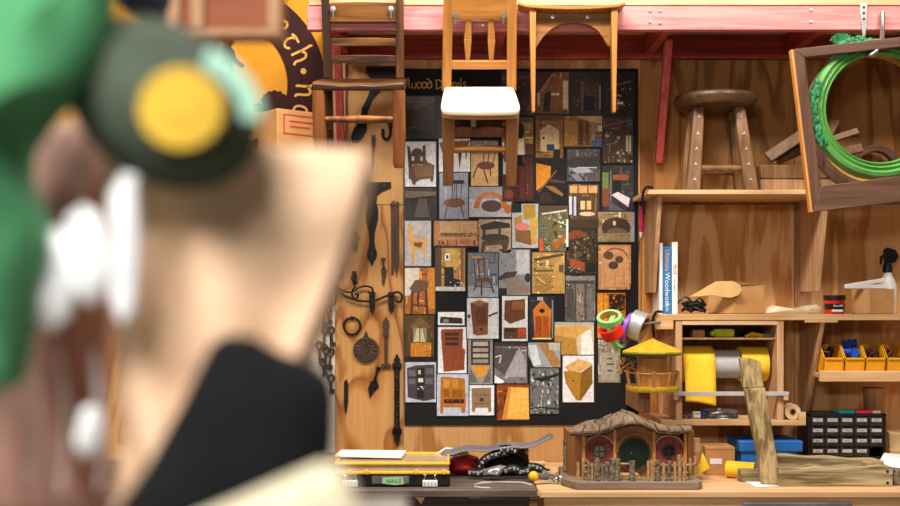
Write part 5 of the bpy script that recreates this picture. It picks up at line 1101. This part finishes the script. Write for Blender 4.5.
# front wall with arched top
tops = [(571,433.5),(583,431.5),(598,430.5),(610,427),(620,424),(630,423),(640,424),(650,428),(660,431),(675,431),(692,430)]
front = [Wp(u, v+1) for u, v in tops if 582 <= u <= 690]
front = [Vector((p_.x, yw, p_.z)) for p_ in front]
MB().prism([Vector((front[0].x,yw,zb1_))] + front + [Vector((front[-1].x,yw,zb1_))], (0,.015,0)).build('front_wall', 'housebrown', ho)
MB().prism([Vector((front[0].x,yw+.2,zb1_))] + [Vector((p_.x,yw+.2,p_.z+.01)) for p_ in front] + [Vector((front[-1].x,yw+.2,zb1_))], (0,.012,0)).build('rear_wall', 'housebrown', ho)
for (ua, ub) in ((569,584),(688,697)):
    xa_, xb_ = Wp(ua,0).x, Wp(ub,0).x; zt2 = Wp(0,432.5).z
    if ua < 600: pts = [(xb_,yw,zb1_),(xb_,yw,zt2),(xa_,yw+.05,zt2),(xa_,yw+.05,zb1_)]
    else: pts = [(xa_,yw,zb1_),(xa_,yw,zt2),(xb_,yw+.05,zt2),(xb_,yw+.05,zb1_)]
    MB().prism(pts, (0,.16,0)).build('side_wall', 'housebrown', ho)
for u in (583.5, 614.5, 653.5, 685): MB().box((Wp(u-1.5,0).x,yw-.012,zb1_),(Wp(u+1.5,0).x,yw,Wp(0,432 if u<600 or u>660 else 429).z)).build('corner_post', 'orangewood', ho, .001)
def disc(u, v, r, y_, th, mat, nm, par=None, n=40, lab=None): return MB().lathe([(.0001,-th),(r/s2,-th),(r/s2,0)], (Wp(u,v).x,y_,Wp(u,v).z), 'Y', n).build(nm, mat, par or ho, 0, lab)
def archring(u, v, ro_, ri_, y_, th, mat, nm, par=None, n=40):
    return MB().lathe_closed([(ri_/s2,-th),(ro_/s2,-th),(ro_/s2,0),(ri_/s2,0)], (Wp(u,v).x,y_,Wp(u,v).z), 'Y', n).build(nm, mat, par or ho)
archring(599,451,15,6.4,yw-.0005,.006,'brick','brick_surround'); archring(599,451,16.5,15,yw-.0005,.009,'stick','arch_trim')
archring(668.5,451,15,7,yw-.0005,.006,'brick','brick_surround'); archring(668.5,451,16.5,15,yw-.0005,.009,'stick','arch_trim')
def archtop(u,v,ro_,ri_,y_,th,mat,nm):
    c_ = Wp(u,v); A_ = [(c_.x+ro_/s2*math.cos(PI*i/20), y_, c_.z+ro_/s2*math.sin(PI*i/20)) for i in range(21)] + [(c_.x+ri_/s2*math.cos(PI*i/20), y_, c_.z+ri_/s2*math.sin(PI*i/20)) for i in range(20,-1,-1)]
    MB().prism(A_, (0,-th,0)).build(nm, mat, ho)
archtop(634,452,19.5,16.6,yw-.001,.012,'housebrown','door_arch'); archring(634,453,18.6,15.8,yw-.0006,.008,'brick','brick_surround')
dr = disc(634,453,15.8,yw-.001,.004,'doorg','door', lab='round dark green door')
MB().lathe_closed([(15.2/s2,-.008),(16.4/s2,-.008),(16.4/s2,0),(15.2/s2,0)], (Wp(634,453).x,yw-.002,Wp(634,453).z), 'Y', 48).build('door_frame', 'rust', ho)
for i in (-2,-1,0,1,2): MB().box((Wp(634+i*5.2-.2,0).x,yw-.0062,Wp(0,453+13*math.sqrt(1-(i/3)**2)).z),(Wp(634+i*5.2+.2,0).x,yw-.0045,Wp(0,453-13*math.sqrt(1-(i/3)**2)).z)).build('door_groove', 'black', dr)
MB().sphere((Wp(631,453).x,yw-.009,Wp(631,453).z), .004, 10).build('door_knob', 'brick', dr)
for u, r in ((599,6.4),(668.5,7)):
    w_ = disc(u,451,r,yw-.002,.003,'steeld' if u < 600 else 'black','round_window')
    MB().lathe_closed([((r-.9)/s2,-.008),((r+.3)/s2,-.008),((r+.3)/s2,0),((r-.9)/s2,0)], (Wp(u,451).x,yw-.001,Wp(u,451).z), 'Y', 32).build('window_ring', 'rust', w_)
    MB().box((Wp(u-.4,0).x,yw-.009,Wp(0,451+r).z),(Wp(u+.4,0).x,yw-.005,Wp(0,451-r).z)).box((Wp(u-r,0).x,yw-.009,Wp(0,451.4).z),(Wp(u+r,0).x,yw-.005,Wp(0,450.6).z)).build('glazing_bar', 'rust', w_)
# roof: wavy eave, rising to a ridge behind
ev = [(569,434),(582,433.5),(598,433),(608,430),(620,424.5),(631,422),(641,423),(650,427.5),(660,431.5),(672,432.5),(684,431.5),(693,430)]
rg = [(586,425),(594,422.5),(602,420),(610,416.5),(618,413),(624,411.5),(630,415),(640,421),(652,426.5),(664,429.5),(676,430),(688,429)]
ye, yr = -.66, -.45
def lerp_l(L_, f):
    f *= len(L_)-1; i = min(len(L_)-2, int(f)); t_ = f-i; return (L_[i][0]*(1-t_)+L_[i+1][0]*t_, L_[i][1]*(1-t_)+L_[i+1][1]*t_)
def roofp(a_, c3, lift=0):
    e = at(*lerp_l(ev, a_), ye); r_ = at(*lerp_l(rg, a_), yr); q = e.lerp(r_, c3); q.z += .012*math.sin(PI*c3) + lift; return q
def roof_solid(f0, f1, g0, g1, lift, th_, nu, nv):
    b = MB(); top = [[roofp(f0+(f1-f0)*i/nu, g0+(g1-g0)*j/nv, lift) for j in range(nv+1)] for i in range(nu+1)]
    vs = [p_ for r_ in top for p_ in r_] + [p_-Vector((0,0,th_)) for r_ in top for p_ in r_]; w = nv+1; N = (nu+1)*w; fs = []
    for i in range(nu):
        for j in range(nv): fs += [(i*w+j,(i+1)*w+j,(i+1)*w+j+1,i*w+j+1), (N+i*w+j,N+i*w+j+1,N+(i+1)*w+j+1,N+(i+1)*w+j)]
    for i in range(nu): fs += [(i*w,N+i*w,N+(i+1)*w,(i+1)*w), (i*w+nv,(i+1)*w+nv,N+(i+1)*w+nv,N+i*w+nv)]
    for j in range(nv): fs += [(j,j+1,N+j+1,N+j), (nu*w+j,N+nu*w+j,N+nu*w+j+1,nu*w+j+1)]
    return b.add(vs, fs)
roof_solid(0,1,0,1,0,.008,44,4).build('roof_deck', 'shingle', ho)
b = MB(); nr = 3; nc = 10
for r_ in range(nr):
    for c3 in range(nc):
        f0 = (c3 + .5*(r_%2))/nc + rn.uniform(-.003,.003); f1 = min(1, f0 + 1/nc - .012)
        if f0 >= .99: continue
        g0 = max(-.05,(r_ - .18)/nr); g1 = min(1,(r_+1)/nr); q = roof_solid(f0, f1, g0, g1, .006+.009*rn.random(), .008, 3, 2); b.add(q.v, q.f)
b.build('shingles', 'shingle', ho)
back = MB(); back.add([roofp(i/20,1) for i in range(21)] + [roofp(i/20,1)+Vector((0,.08,-.04)) for i in range(21)], [(i,i+1,22+i,21+i) for i in range(20)]); back.build('rear_roof', 'shingle', ho, solid=.008)
rp0, rp1 = at(624,411,yr-.03), at(636,421,yr-.12)
MB().beam(rp0, rp1, .035, .012, up=(.4,0,1)).build('ridge_cap', 'shingle', ho, .002)
# gable roof profile filler
# fence
fz = zb1_
posts = [(578,462,1.8,'s'),(583,459,1.6,'s'),(588,461,1.6,'b'),(592,463,1.2,'s'),(596.5,458,3.0,'b'),(602,463,1.6,'b'),(606,462,2.0,'b'),(611.5,459,2.8,'b'),(617.5,459,2.8,'b'),(632,461,3.0,'b'),(648,461,1.4,'s'),(652,460,1.8,'s'),(657.5,461,2.6,'b'),(663.5,463,1.8,'s'),(669,461,2.0,'b'),(675,462,1.6,'s'),(679.5,455,2.0,'s'),(684,461,1.6,'s'),(690,458,1.3,'s'),(695,456,1.3,'s')]
for u, v, w_, m_ in posts:
    y_ = -.722 + (.10 if u in (578,) else 0) + (.03 if u == 583 else 0) + (.03 if u == 690 else 0) + (.07 if u == 695 else 0)
    p_ = at(u, v, y_); r_ = w_/ppm(y_)
    b = MB().tube([(p_.x,y_,fz-.002),(p_.x+.001,y_,(fz+p_.z)/2),(p_.x+rn.uniform(-.002,.002),y_,p_.z)], [r_*1.05,r_*.95,r_], 9); b.build('fence_log' if m_ == 'b' else 'fence_picket', 'bark' if m_ == 'b' else 'stick', ho)
for (ua, va, ub, vb_) in ((583,466,619,465),(584,472,618,473),(650,466,690,465),(652,473,688,473),(619,464,633,464)):
    MB().tube([at(ua,va,-.71), at(ub,vb_,-.71)], .005, 8).build('fence_rail', 'stick', ho)
MB().tube([at(690,465,-.69), at(695,464,-.655)], .004, 8).build('fence_rail', 'stick', ho)
for (u, v0, v1) in ((566,440,471),(566.5,443,474)): MB().tube([at(u,v1,-.5+.01*(u-566)), at(u,v0,-.5)], .012, 8).build('log_stack', 'bark', ho)
MB().box((H(622,0).x,-.70,fz),(H(643,0).x,-.64,fz+.010)).box((H(624,0).x,-.68,fz+.010),(H(642,0).x,-.64,fz+.02)).build('door_step', 'stick', ho, .002)
c3 = at(696.5,448,-.55); MB().lathe([(.0001,-.05),(.018,-.048),(.03,-.01),(.03,.02),(.02,.04),(.022,.05)], (c3.x,-.52,zb1_+.09), 'Z', 20).lathe([(.0001,0),(.012,0),(.012,.045)], (c3.x,-.52,zb1_-.002), 'Z', 12).build('chimney_pot', 'stick', ho, label='pale clay pot at the right wall')
# ---------------------------------------------------------------- behind and right of the house
bl = thing('cardboard_box', (at(720,0,-.2).x,-.2,BZ), 'small kraft cardboard box with a white label on the bench', 'box')
yk = -.38; a_, c3 = at(705.5,447,yk), at(735,472,yk)
MB().box((a_.x,yk,BZ+.001),(c3.x,yk+.13,a_.z)).build('carton', 'card', bl, .002)
MB().box((at(710,0,yk).x,yk-.001,at(0,464,yk).z),(at(722,0,yk).x,yk+.001,at(0,458.5,yk).z)).build('paper_label', 'white', bl)
MB().box((a_.x,yk-.0008,a_.z-.012),(c3.x,yk+.001,a_.z-.010)).build('lid_seam', 'cardd', bl)
bu = thing('blue_box', (at(770,0,-.2).x,-.25,BZ), 'bright blue lidded box behind the upright board', 'box')
yk = -.30; 
MB().box((at(742,0,yk).x,yk+.01,BZ+.001),(at(798,0,yk).x,yk+.2,at(0,449,yk).z)).build('box_body', 'blue', bu, .003)
MB().box((at(739,0,yk).x,yk,at(0,452,yk).z),(at(803,0,yk).x,yk+.21,at(0,441,yk).z)).build('lid', 'blue', bu, .005)
def curl(u0, v0, u1, v1, y_, r_, lab, turn=1.0):
    p0 = at(u0, v0, y_); p1 = at(u1, v1, y_)
    ax = (p1-p0); 
    def f(a_, c_):
        an = PI*(.1+1.45*c_*turn); q = p0.lerp(p1, a_); return (q.x, q.y - r_*math.cos(an)*1.0+r_, max(BZ+.002, q.z + r_*math.sin(an)))
    b = MB().grid(f, 8, 14); b.build('sandpaper_curl', 'yellow', None, 0, lab, 'sandpaper', solid=.0016)
cq = at(741,468,-.46); cq.z = max(cq.z, BZ+.036)
MB().lathe_closed([(.031,-.058),(.034,-.058),(.034,.058),(.031,.058)], (cq.x,cq.y,BZ+.035), 'X', 36, Rz(-28)).build('sandpaper_curl', 'yellow', None, 0, 'curled tube of yellow sandpaper beside the blue box', 'sandpaper')
sheet([(695,452,-.44),(700,447,-.43),(710,468,-.50),(697,475.5,-.52),(694,468,-.5)], 'yellow sandpaper piece leaning at the right of the model house', 'yellow', 'sandpaper_piece', 'sandpaper')
sheet(onb([(728,476),(742,480),(757,487),(780,486),(765,478),(745,474)], BZ+.002), 'white paper lying under the foot of the upright board')
# drawers cabinet
yk = -.22; dc = thing('drawer_cabinet', (at(848,0,yk).x,-.14,BZ), 'black small parts cabinet with rows of labelled drawers', 'cabinet')
cx0, cx1 = at(808,0,yk).x, at(886,0,yk).x; ct = at(0,414,yk).z
b = MB(); b.box((cx0,yk,BZ+.001),(cx0+.01,yk+.15,ct)); b.box((cx1-.01,yk,BZ+.001),(cx1,yk+.15,ct)); b.box((cx0,yk+.14,BZ+.001),(cx1,yk+.15,ct)); b.box((cx0,yk,ct-.01),(cx1,yk+.15,ct)); b.box((cx0,yk,BZ+.001),(cx1,yk+.15,BZ+.008))
rows = 5; cw = (cx1-cx0-.02)/5; rh = (ct-.01-BZ-.008)/rows
for i in range(1,5): b.box((cx0+.01+cw*i-.0018,yk,BZ+.008),(cx0+.01+cw*i+.0018,yk+.14,ct-.01))
for j in range(1,rows): b.box((cx0+.01,yk,BZ+.008+rh*j-.0018),(cx1-.01,yk+.14,BZ+.008+rh*j+.0018))
b.build('housing', 'black', dc)
for j in range(rows):
    for i in range(5):
        if (j, i) == (1, 4): continue                    # a missing drawer
        xx0 = cx0+.01+cw*i+.003; xx1 = xx0+cw-.006; z0 = BZ+.008+rh*j+.0035; z1 = z0+rh-.007
        d_ = MB().box((xx0,yk-.002,z0),(xx1,yk+.12,z1)).build('drawer', 'drawer', dc, .001)
        MB().box((xx0+.008,yk-.0035,z1-.020),(xx1-.008,yk-.002,z1-.006)).build('drawer_label', 'grey', d_)
        MB().box((xx0+.012,yk-.010,z0+.003),(xx1-.012,yk-.002,z0+.007)).build('drawer_pull', 'drawer', d_)
        if rn.random() < .8:
            MB().text(rn.choice(['M6x20','M8x30','WASH','NUTS','M4x12','8x40']), .009, ((xx0+xx1)/2, yk-.0042, z1-.0165)).build('label_writing', 'black', d_)
for u0, u1, m_, lab in ((840,856,'teal','teal plastic case on top of the small parts cabinet'),(857,873,'pinkp','pink plastic case on top of the small parts cabinet'),(873.6,882,'tan','beige case rightmost on top of the small parts cabinet')):
    MB().box((at(u0,0,yk).x,yk+.01,ct+.0005),(at(u1,0,yk).x,yk+.08,ct+.013)).build('plastic_case', m_, None, .002, lab, 'case', 'coloured cases on the cabinet')
cu_ = at(874,411,-.12)
MB().lathe([(.0001,0),(.036,0),(.038,.003),(.046,.105),(.043,.105),(.035,.006),(.0001,.005)], (cu_.x,yk+.11,ct+.0005), 'Z', 28).build('paper_cup', 'shelfd', None, 0, 'plain brown cup behind the coloured cases on the cabinet', 'cup')
tb_ = at(898,455,-.18)
for i, r_ in enumerate((.052,.056)):
    MB().lathe([(r_*.9,0),(r_,.075),(r_*1.04,.078),(r_*1.04,.086),(r_*.96,.086),(r_*.86,.004),(.0001,.004)][::1], (tb_.x+.005,-.2,BZ+.001+.075*i), 'Z', 28).build('tan_tub', 'tan', None, 0, ('lower' if i == 0 else 'upper') + ' of two stacked tan tubs at the right photo edge', 'tub', 'stacked tan tubs')
# timber joint sample
wj = thing('timber_beams', (at(835,0,-.6).x,-.55,BZ), 'weathered squared timbers joined in a low frame on the bench', 'timber')
yk = -.66; a_, c3 = at(779,468,yk), at(893,486.5,yk)
b = MB(); n = 16; vs = []
for i in range(n+1):
    f = i/n; x = a_.x+(c3.x-a_.x)*f; dz = .004*math.sin(f*9)+.003*math.sin(f*23); zt2 = a_.z - .0 + dz + (.004 if f > .3 else 0)
    vs += [(x,yk+.002*math.sin(f*13),BZ+.001),(x,yk+.07,BZ+.001),(x,yk+.07,zt2),(x,yk+.003*math.sin(f*17),zt2)]
b.add(vs, [(0,1,2,3), tuple(4*n+i for i in (3,2,1,0))] + [(4*i+j,4*i+4+j,4*i+4+(j+1)%4,4*i+(j+1)%4) for i in range(n) for j in range(4)]); b.build('front_beam', 'weather', wj, .003)
yk2 = -.50; a_ = at(777,455,yk2); c3 = at(880,470,yk2)
vs = []; b = MB()
for i in range(n+1):
    f = i/n; x = a_.x+(c3.x-a_.x)*f; zt2 = a_.z - .022*f + .003*math.sin(f*15); vs += [(x,yk2,BZ+.001),(x,yk2+.06,BZ+.001),(x,yk2+.06,zt2),(x,yk2,zt2)]
b.add(vs, [(0,1,2,3), tuple(4*n+i for i in (3,2,1,0))] + [(4*i+j,4*i+4+j,4*i+4+(j+1)%4,4*i+(j+1)%4) for i in range(n) for j in range(4)]); b.build('rear_beam', 'weather', wj, .003)
e_ = at(889,480,yk)
b = MB()
for v in (471.5,483): b.lathe([(.0001,-.001),(.006,-.001),(.006,.003)], at(887.5,v,yk-.0), 'Y', 12)
b.build('peg_hole', 'black', wj)
ub = thing('upright_board', (at(762,0,-.6).x,-.6,BZ), 'leaning weathered timber board with a jogged top half, standing before the yellow roll', 'timber')
y0_, y1_ = -.63, -.50
def bd_(pts, nm, dy):
    P = [at(u, v, y0_+(y1_-y0_)*((484-v)/126)) for u, v in pts]; P = [Vector((q.x,q.y+dy,max(q.z,BZ+.001))) for q in P]
    MB().prism(P, (0,.035,0)).build(nm, 'weatherz', ub, .004)
bd_([(745,389),(765,387.5),(769,410),(774,440),(778,465),(779.5,484),(762,484),(757,450),(750,418)], 'lower_board', -.004)
bd_([(741,358.5),(750,358),(761.5,361),(763,374),(765,387),(756,388.5),(744.5,388.5),(743,374)], 'upper_board', .012)
fb_ = thing('timber_block', (at(750,0,-.6).x,-.55,BZ), 'short mossy timber block at the left of the upright board', 'timber')
a_, c3 = at(740.5,470,-.55), at(760,483,-.55)
MB().box((a_.x,-.56,BZ+.001),(c3.x+.002,-.50,a_.z)).build('block', 'weather', fb_, .003)
zt2 = at(0,468,yk).z
MB().box((at(863,0,-.62).x,-.64,zt2+.006),(at(882,0,-.62).x,-.6,zt2+.022), R=Ry(-4)).build('wood_offcut', 'stick', None, .002, 'small tan wood chip lying on the right end of the timbers', 'wood')
MB().prism([(at(893.5,0,-.64).x,-.64,BZ+.001),(at(925,0,-.64).x,-.64,BZ+.001),(at(925,0,-.64).x,-.64,BZ+.05),(at(893.5,0,-.64).x,-.64,BZ+.062)], (0,.1,0)).build('bark_slab', 'bark', None, .003, 'split dark timber piece cut off at the lower right', 'timber')
sheet([(876,467,-.42),(884,453,-.34),(930,456,-.32),(930,469,-.42)], 'white paper sheets propped behind the timbers at right', 'white')
# ---------------------------------------------------------------- blurred foreground
def F(u, v, s_): return at(u, v, -CD+s_)
ct_ = thing('display_counter', (-.25,-4.1,0), 'pale grey counter edge in the blurred foreground', 'counter')
cz_ = 1.448
MB().box((-.62,-4.42,cz_-.03),(-.04,-3.92,cz_)).build('counter_top', 'shelfgrey', ct_, .004)
MB().box((-.60,-4.40,0),(-.06,-3.94,cz_-.03)).build('counter_body', 'crate', ct_, .004)
# kraft bag
kg = thing('paper_bag', F(240,480,.9), 'tall pale kraft paper bag, blurred, in front of the tool panel', 'bag')
def bagp(a_, c_, side):
    # c_ 0 bottom .. 1 top ; left/right outline flares upward
    ul = 112 - 4*c_ + 6*math.sin(c_*5); v = 545 + (146+ (a_-.5)*8 - 545)*c_
    kk = [(100,366),(150,366),(200,354),(260,337),(310,318),(345,302),(560,240)]; ur = next(p0[1]+(p1[1]-p0[1])*(v-p0[0])/(p1[0]-p0[0]) for p0, p1 in zip(kk, kk[1:]) if v <= p1[0]); u = ul + (ur-ul)*a_
    s0 = .86 if side == 0 else .98
    cr_ = .010*math.sin(a_*13+c_*6)*math.sin(c_*PI) + .012*noise.noise(Vector((a_*4,c_*6,side)))
    q = F(u, v, .86); q.y = -CD + s0 + cr_ - (.012*math.sin(a_*PI) if side == 0 else 0); q.z = max(q.z, cz_+.001); return q
b = MB(); nu, nv = 16, 20; loop = []
for j in range(nv+1):
    c_ = j/nv
    row = [bagp(i/nu, c_, 0) for i in range(nu+1)] + [bagp(1-i/nu, c_, 1) for i in range(nu+1)]; loop.append(row)
n = len(loop[0]); b.add([p_ for r_ in loop for p_ in r_], [(j*n+i,j*n+(i+1)%n,(j+1)*n+(i+1)%n,(j+1)*n+i) for j in range(nv) for i in range(n)] + [tuple(range(n))[::-1]])
b.build('bag_body', 'kraft', kg, solid=.001)
# black cloth item
bk_ = MB(); lp = [F(u,v,.74) for u,v in [(96,582),(112,515),(146,468),(183,400),(211,344),(226,334),(252,336),(282,352),(314,362),(332,378),(337,400),(336,440),(330,480),(325,540),(320,582)]]
bk_.inflate(lp, -CD+.74, .04, .012, 18, 10, Tb=.04)
for v_ in bk_.v: v_.z = max(v_.z, cz_+.0005)
bk_.build('black_cloth_hat', 'blackc', None, 0, 'soft black cloth item, strongly blurred, low in the foreground', 'cloth')
cm = MB(); lp = [F(u,v,.665) for u,v in [(196,512),(240,494),(285,474),(325,457),(345,458),(357,480),(366,512),(372,626),(180,626)]]
cm.inflate(lp, -CD+.64, .012, .006, 25, 8)
for v_ in cm.v: v_.z = max(v_.z, cz_+.0006)
cm.build('cream_cloth', 'creamc', None, 0, 'cream coloured cloth, strongly blurred, below the black cloth', 'cloth')
# green cloth
gc = MB(); lp = [F(u,v,.76) for u,v in [(-60,-60),(40,-60),(118,-50),(112,10),(104,50),(92,78),(66,92),(44,108),(26,130),(18,160),(24,195),(40,225),(42,250),(30,300),(24,350),(18,386),(-10,396),(-70,400),(-80,200)]]
gc.inflate(lp, -CD+.76, .06, .035, 22, 12, cen=F(-20,150,.76))
gc.build('green_jacket', 'jacket', None, 0, 'bright green cloth garment, blurred, down the left edge', 'clothing')
MB().tube([F(-90,-80,.82),F(40,-70,.82),F(150,-72,.84)], .012, 10).build('hanging_rail', 'steeld', None, 0, 'steel rail from which the green garment hangs', 'rail')
# cap
cp = thing('felt_hat', F(160,180,.8), 'dark olive green hat with a round yellow badge, strongly blurred', 'hat')
cc = F(163,103,.80); sF = FPX/.80; RR = Rx(0)
tilt = Ry(34)
def capd(r1, r2, h, n=40, m=8):
    vs = []; fs = []
    for i in range(m+1):
        a_ = PI/2*i/m; rr = math.cos(a_); hh_ = -h*math.sin(a_)
        for k_ in range(n):
            t_ = 2*PI*k_/n; p_ = tilt @ Vector((r1*rr*math.cos(t_), hh_, r2*rr*math.sin(t_))); vs.append(cc+p_)
    for i in range(m):
        for k_ in range(n): fs.append((i*n+k_,i*n+(k_+1)%n,(i+1)*n+(k_+1)%n,(i+1)*n+k_))
    fs.append(tuple(range(n)))
    return vs, fs
MB().add(*capd(99/sF, 72/sF, .05)).build('crown', 'capg', cp, solid=0)
MB().lathe_closed([(.95,-.006),(1.02,-.006),(1.02,.004),(.95,.004)], cc, 'Y', 48, None).v
b = MB(); pts = [cc + tilt @ Vector((99/sF*math.cos(2*PI*i/40), -.001, 72/sF*math.sin(2*PI*i/40))) for i in range(41)]; b.tube(pts, .0045, 8); b.build('rim_piping', 'capg', cp)
bc = F(181,108,.74); b = MB(); vs = [bc + Vector((43/(FPX/.74)*math.cos(t_*PI/16)*(1+.05*math.sin(t_*3)), 0, 41/(FPX/.74)*math.sin(t_*PI/16)*(1+.05*math.sin(t_*3)))) for t_ in range(32)]
b.prism(vs, (0,.004,0)); b.build('round_badge', 'badge', cp, .001, label='round yellow badge')
b = MB(); b.tube([F(*p_,.735) for p_ in smooth([(206,58),(224,68),(240,84),(251,104),(251,120)],4)], .0075, 10, flat=.5); b.build('ribbon', 'mint', cp, label='pale mint ribbon')
# wrapped package
pk = thing('wrapped_package', F(70,480,.92), 'mottled brown and pink package in clear crinkled wrap, blurred', 'package')
b = MB(); lp = [F(u,v,.95) for u,v in [(-60,526),(-60,330),(10,240),(30,150),(60,125),(96,125),(104,150),(106,330),(104,420),(106,526)]]
b.inflate(lp, -CD+.95, .06, .03, 14, 10)
for v_ in b.v: v_.z = max(v_.z, cz_+.0005)
b.build('contents', 'mottle', pk)
for blob in ([(14,290),(20,262),(38,232),(58,226),(74,240),(78,280),(70,318),(52,332),(30,322)], [(66,216),(84,204),(100,214),(108,250),(106,292),(92,308),(76,296),(70,256)], [(112,190),(124,172),(138,176),(141,240),(136,312),(122,330),(110,300),(112,240)], [(84,408),(96,404),(104,420),(98,450),(84,462),(76,440)]):
    b = MB(); b.inflate([F(u,v,.79) for u,v in blob], -CD+.79, .012, .014, 40, 6, Tb=.014); b.build('film_highlight', 'film', pk, label='white shape standing for a highlight on the crumpled wrap')  # white blobs shaped as the bright highlights of the clear wrap
for (u, v0, v1, w_) in ((30,360,500,8),(62,350,500,6),(96,350,430,9),(100,430,505,5),(125,190,300,6),(80,150,220,5)):
    b = MB(); b.tube([F(u+4*math.sin(v/30), v, .84) for v in range(v0, v1, 20)], w_/(FPX/.84)*.5, 8, flat=.4)
    b.build('wrap_fold', 'filmc', pk)
# post stand with crate
ps = thing('post_stand', F(205,0,1.45), 'slim pale post stand behind the olive green hat', 'stand'); q = F(205,0,1.45)
q = Vector((q.x, -3.5, 0))
MB().box((q.x-.012,-3.52,.03),(q.x+.012,-3.49,F(0,32,1.5).z)).build('post', 'crateedge', ps, .003)
MB().box((q.x-.2,-3.7,0),(q.x+.2,-3.3,.03)).build('base', 'crateedge', ps, .004)
cr = thing('open_crate', F(222,33,1.5), 'orange brown wooden crate with pale edges, blurred at the top', 'crate')
y_ = -3.56; a_ = at(166,-60,y_); c3 = at(281,35,y_); h_ = at(0,28,y_).z - at(0,35,y_).z
MB().box((a_.x,y_+.01,c3.z+h_),(c3.x,y_+.05,a_.z)).build('panel', 'crate', cr, .002)
for x in (a_.x, at(190,0,y_).x, c3.x-.018): MB().box((x,y_,c3.z+h_),(x+.018,y_+.0095,a_.z)).build('edge_strip', 'crateedge', cr, .002)
MB().box((a_.x,y_,c3.z),(c3.x,y_+.05,c3.z+h_)).build('bottom_board', 'crateedge', cr, .002)
b = MB(); lp = [at(u,v,-3.75) for u,v in [(116,-40),(160,-40),(168,-5),(160,12),(140,16),(122,8)]]; b.inflate(lp, -3.75, .06, .01, 20, 6); b.build('navy_cloth', 'navy', None, 0, 'dark navy cloth at the top beside the blurred crate', 'cloth')
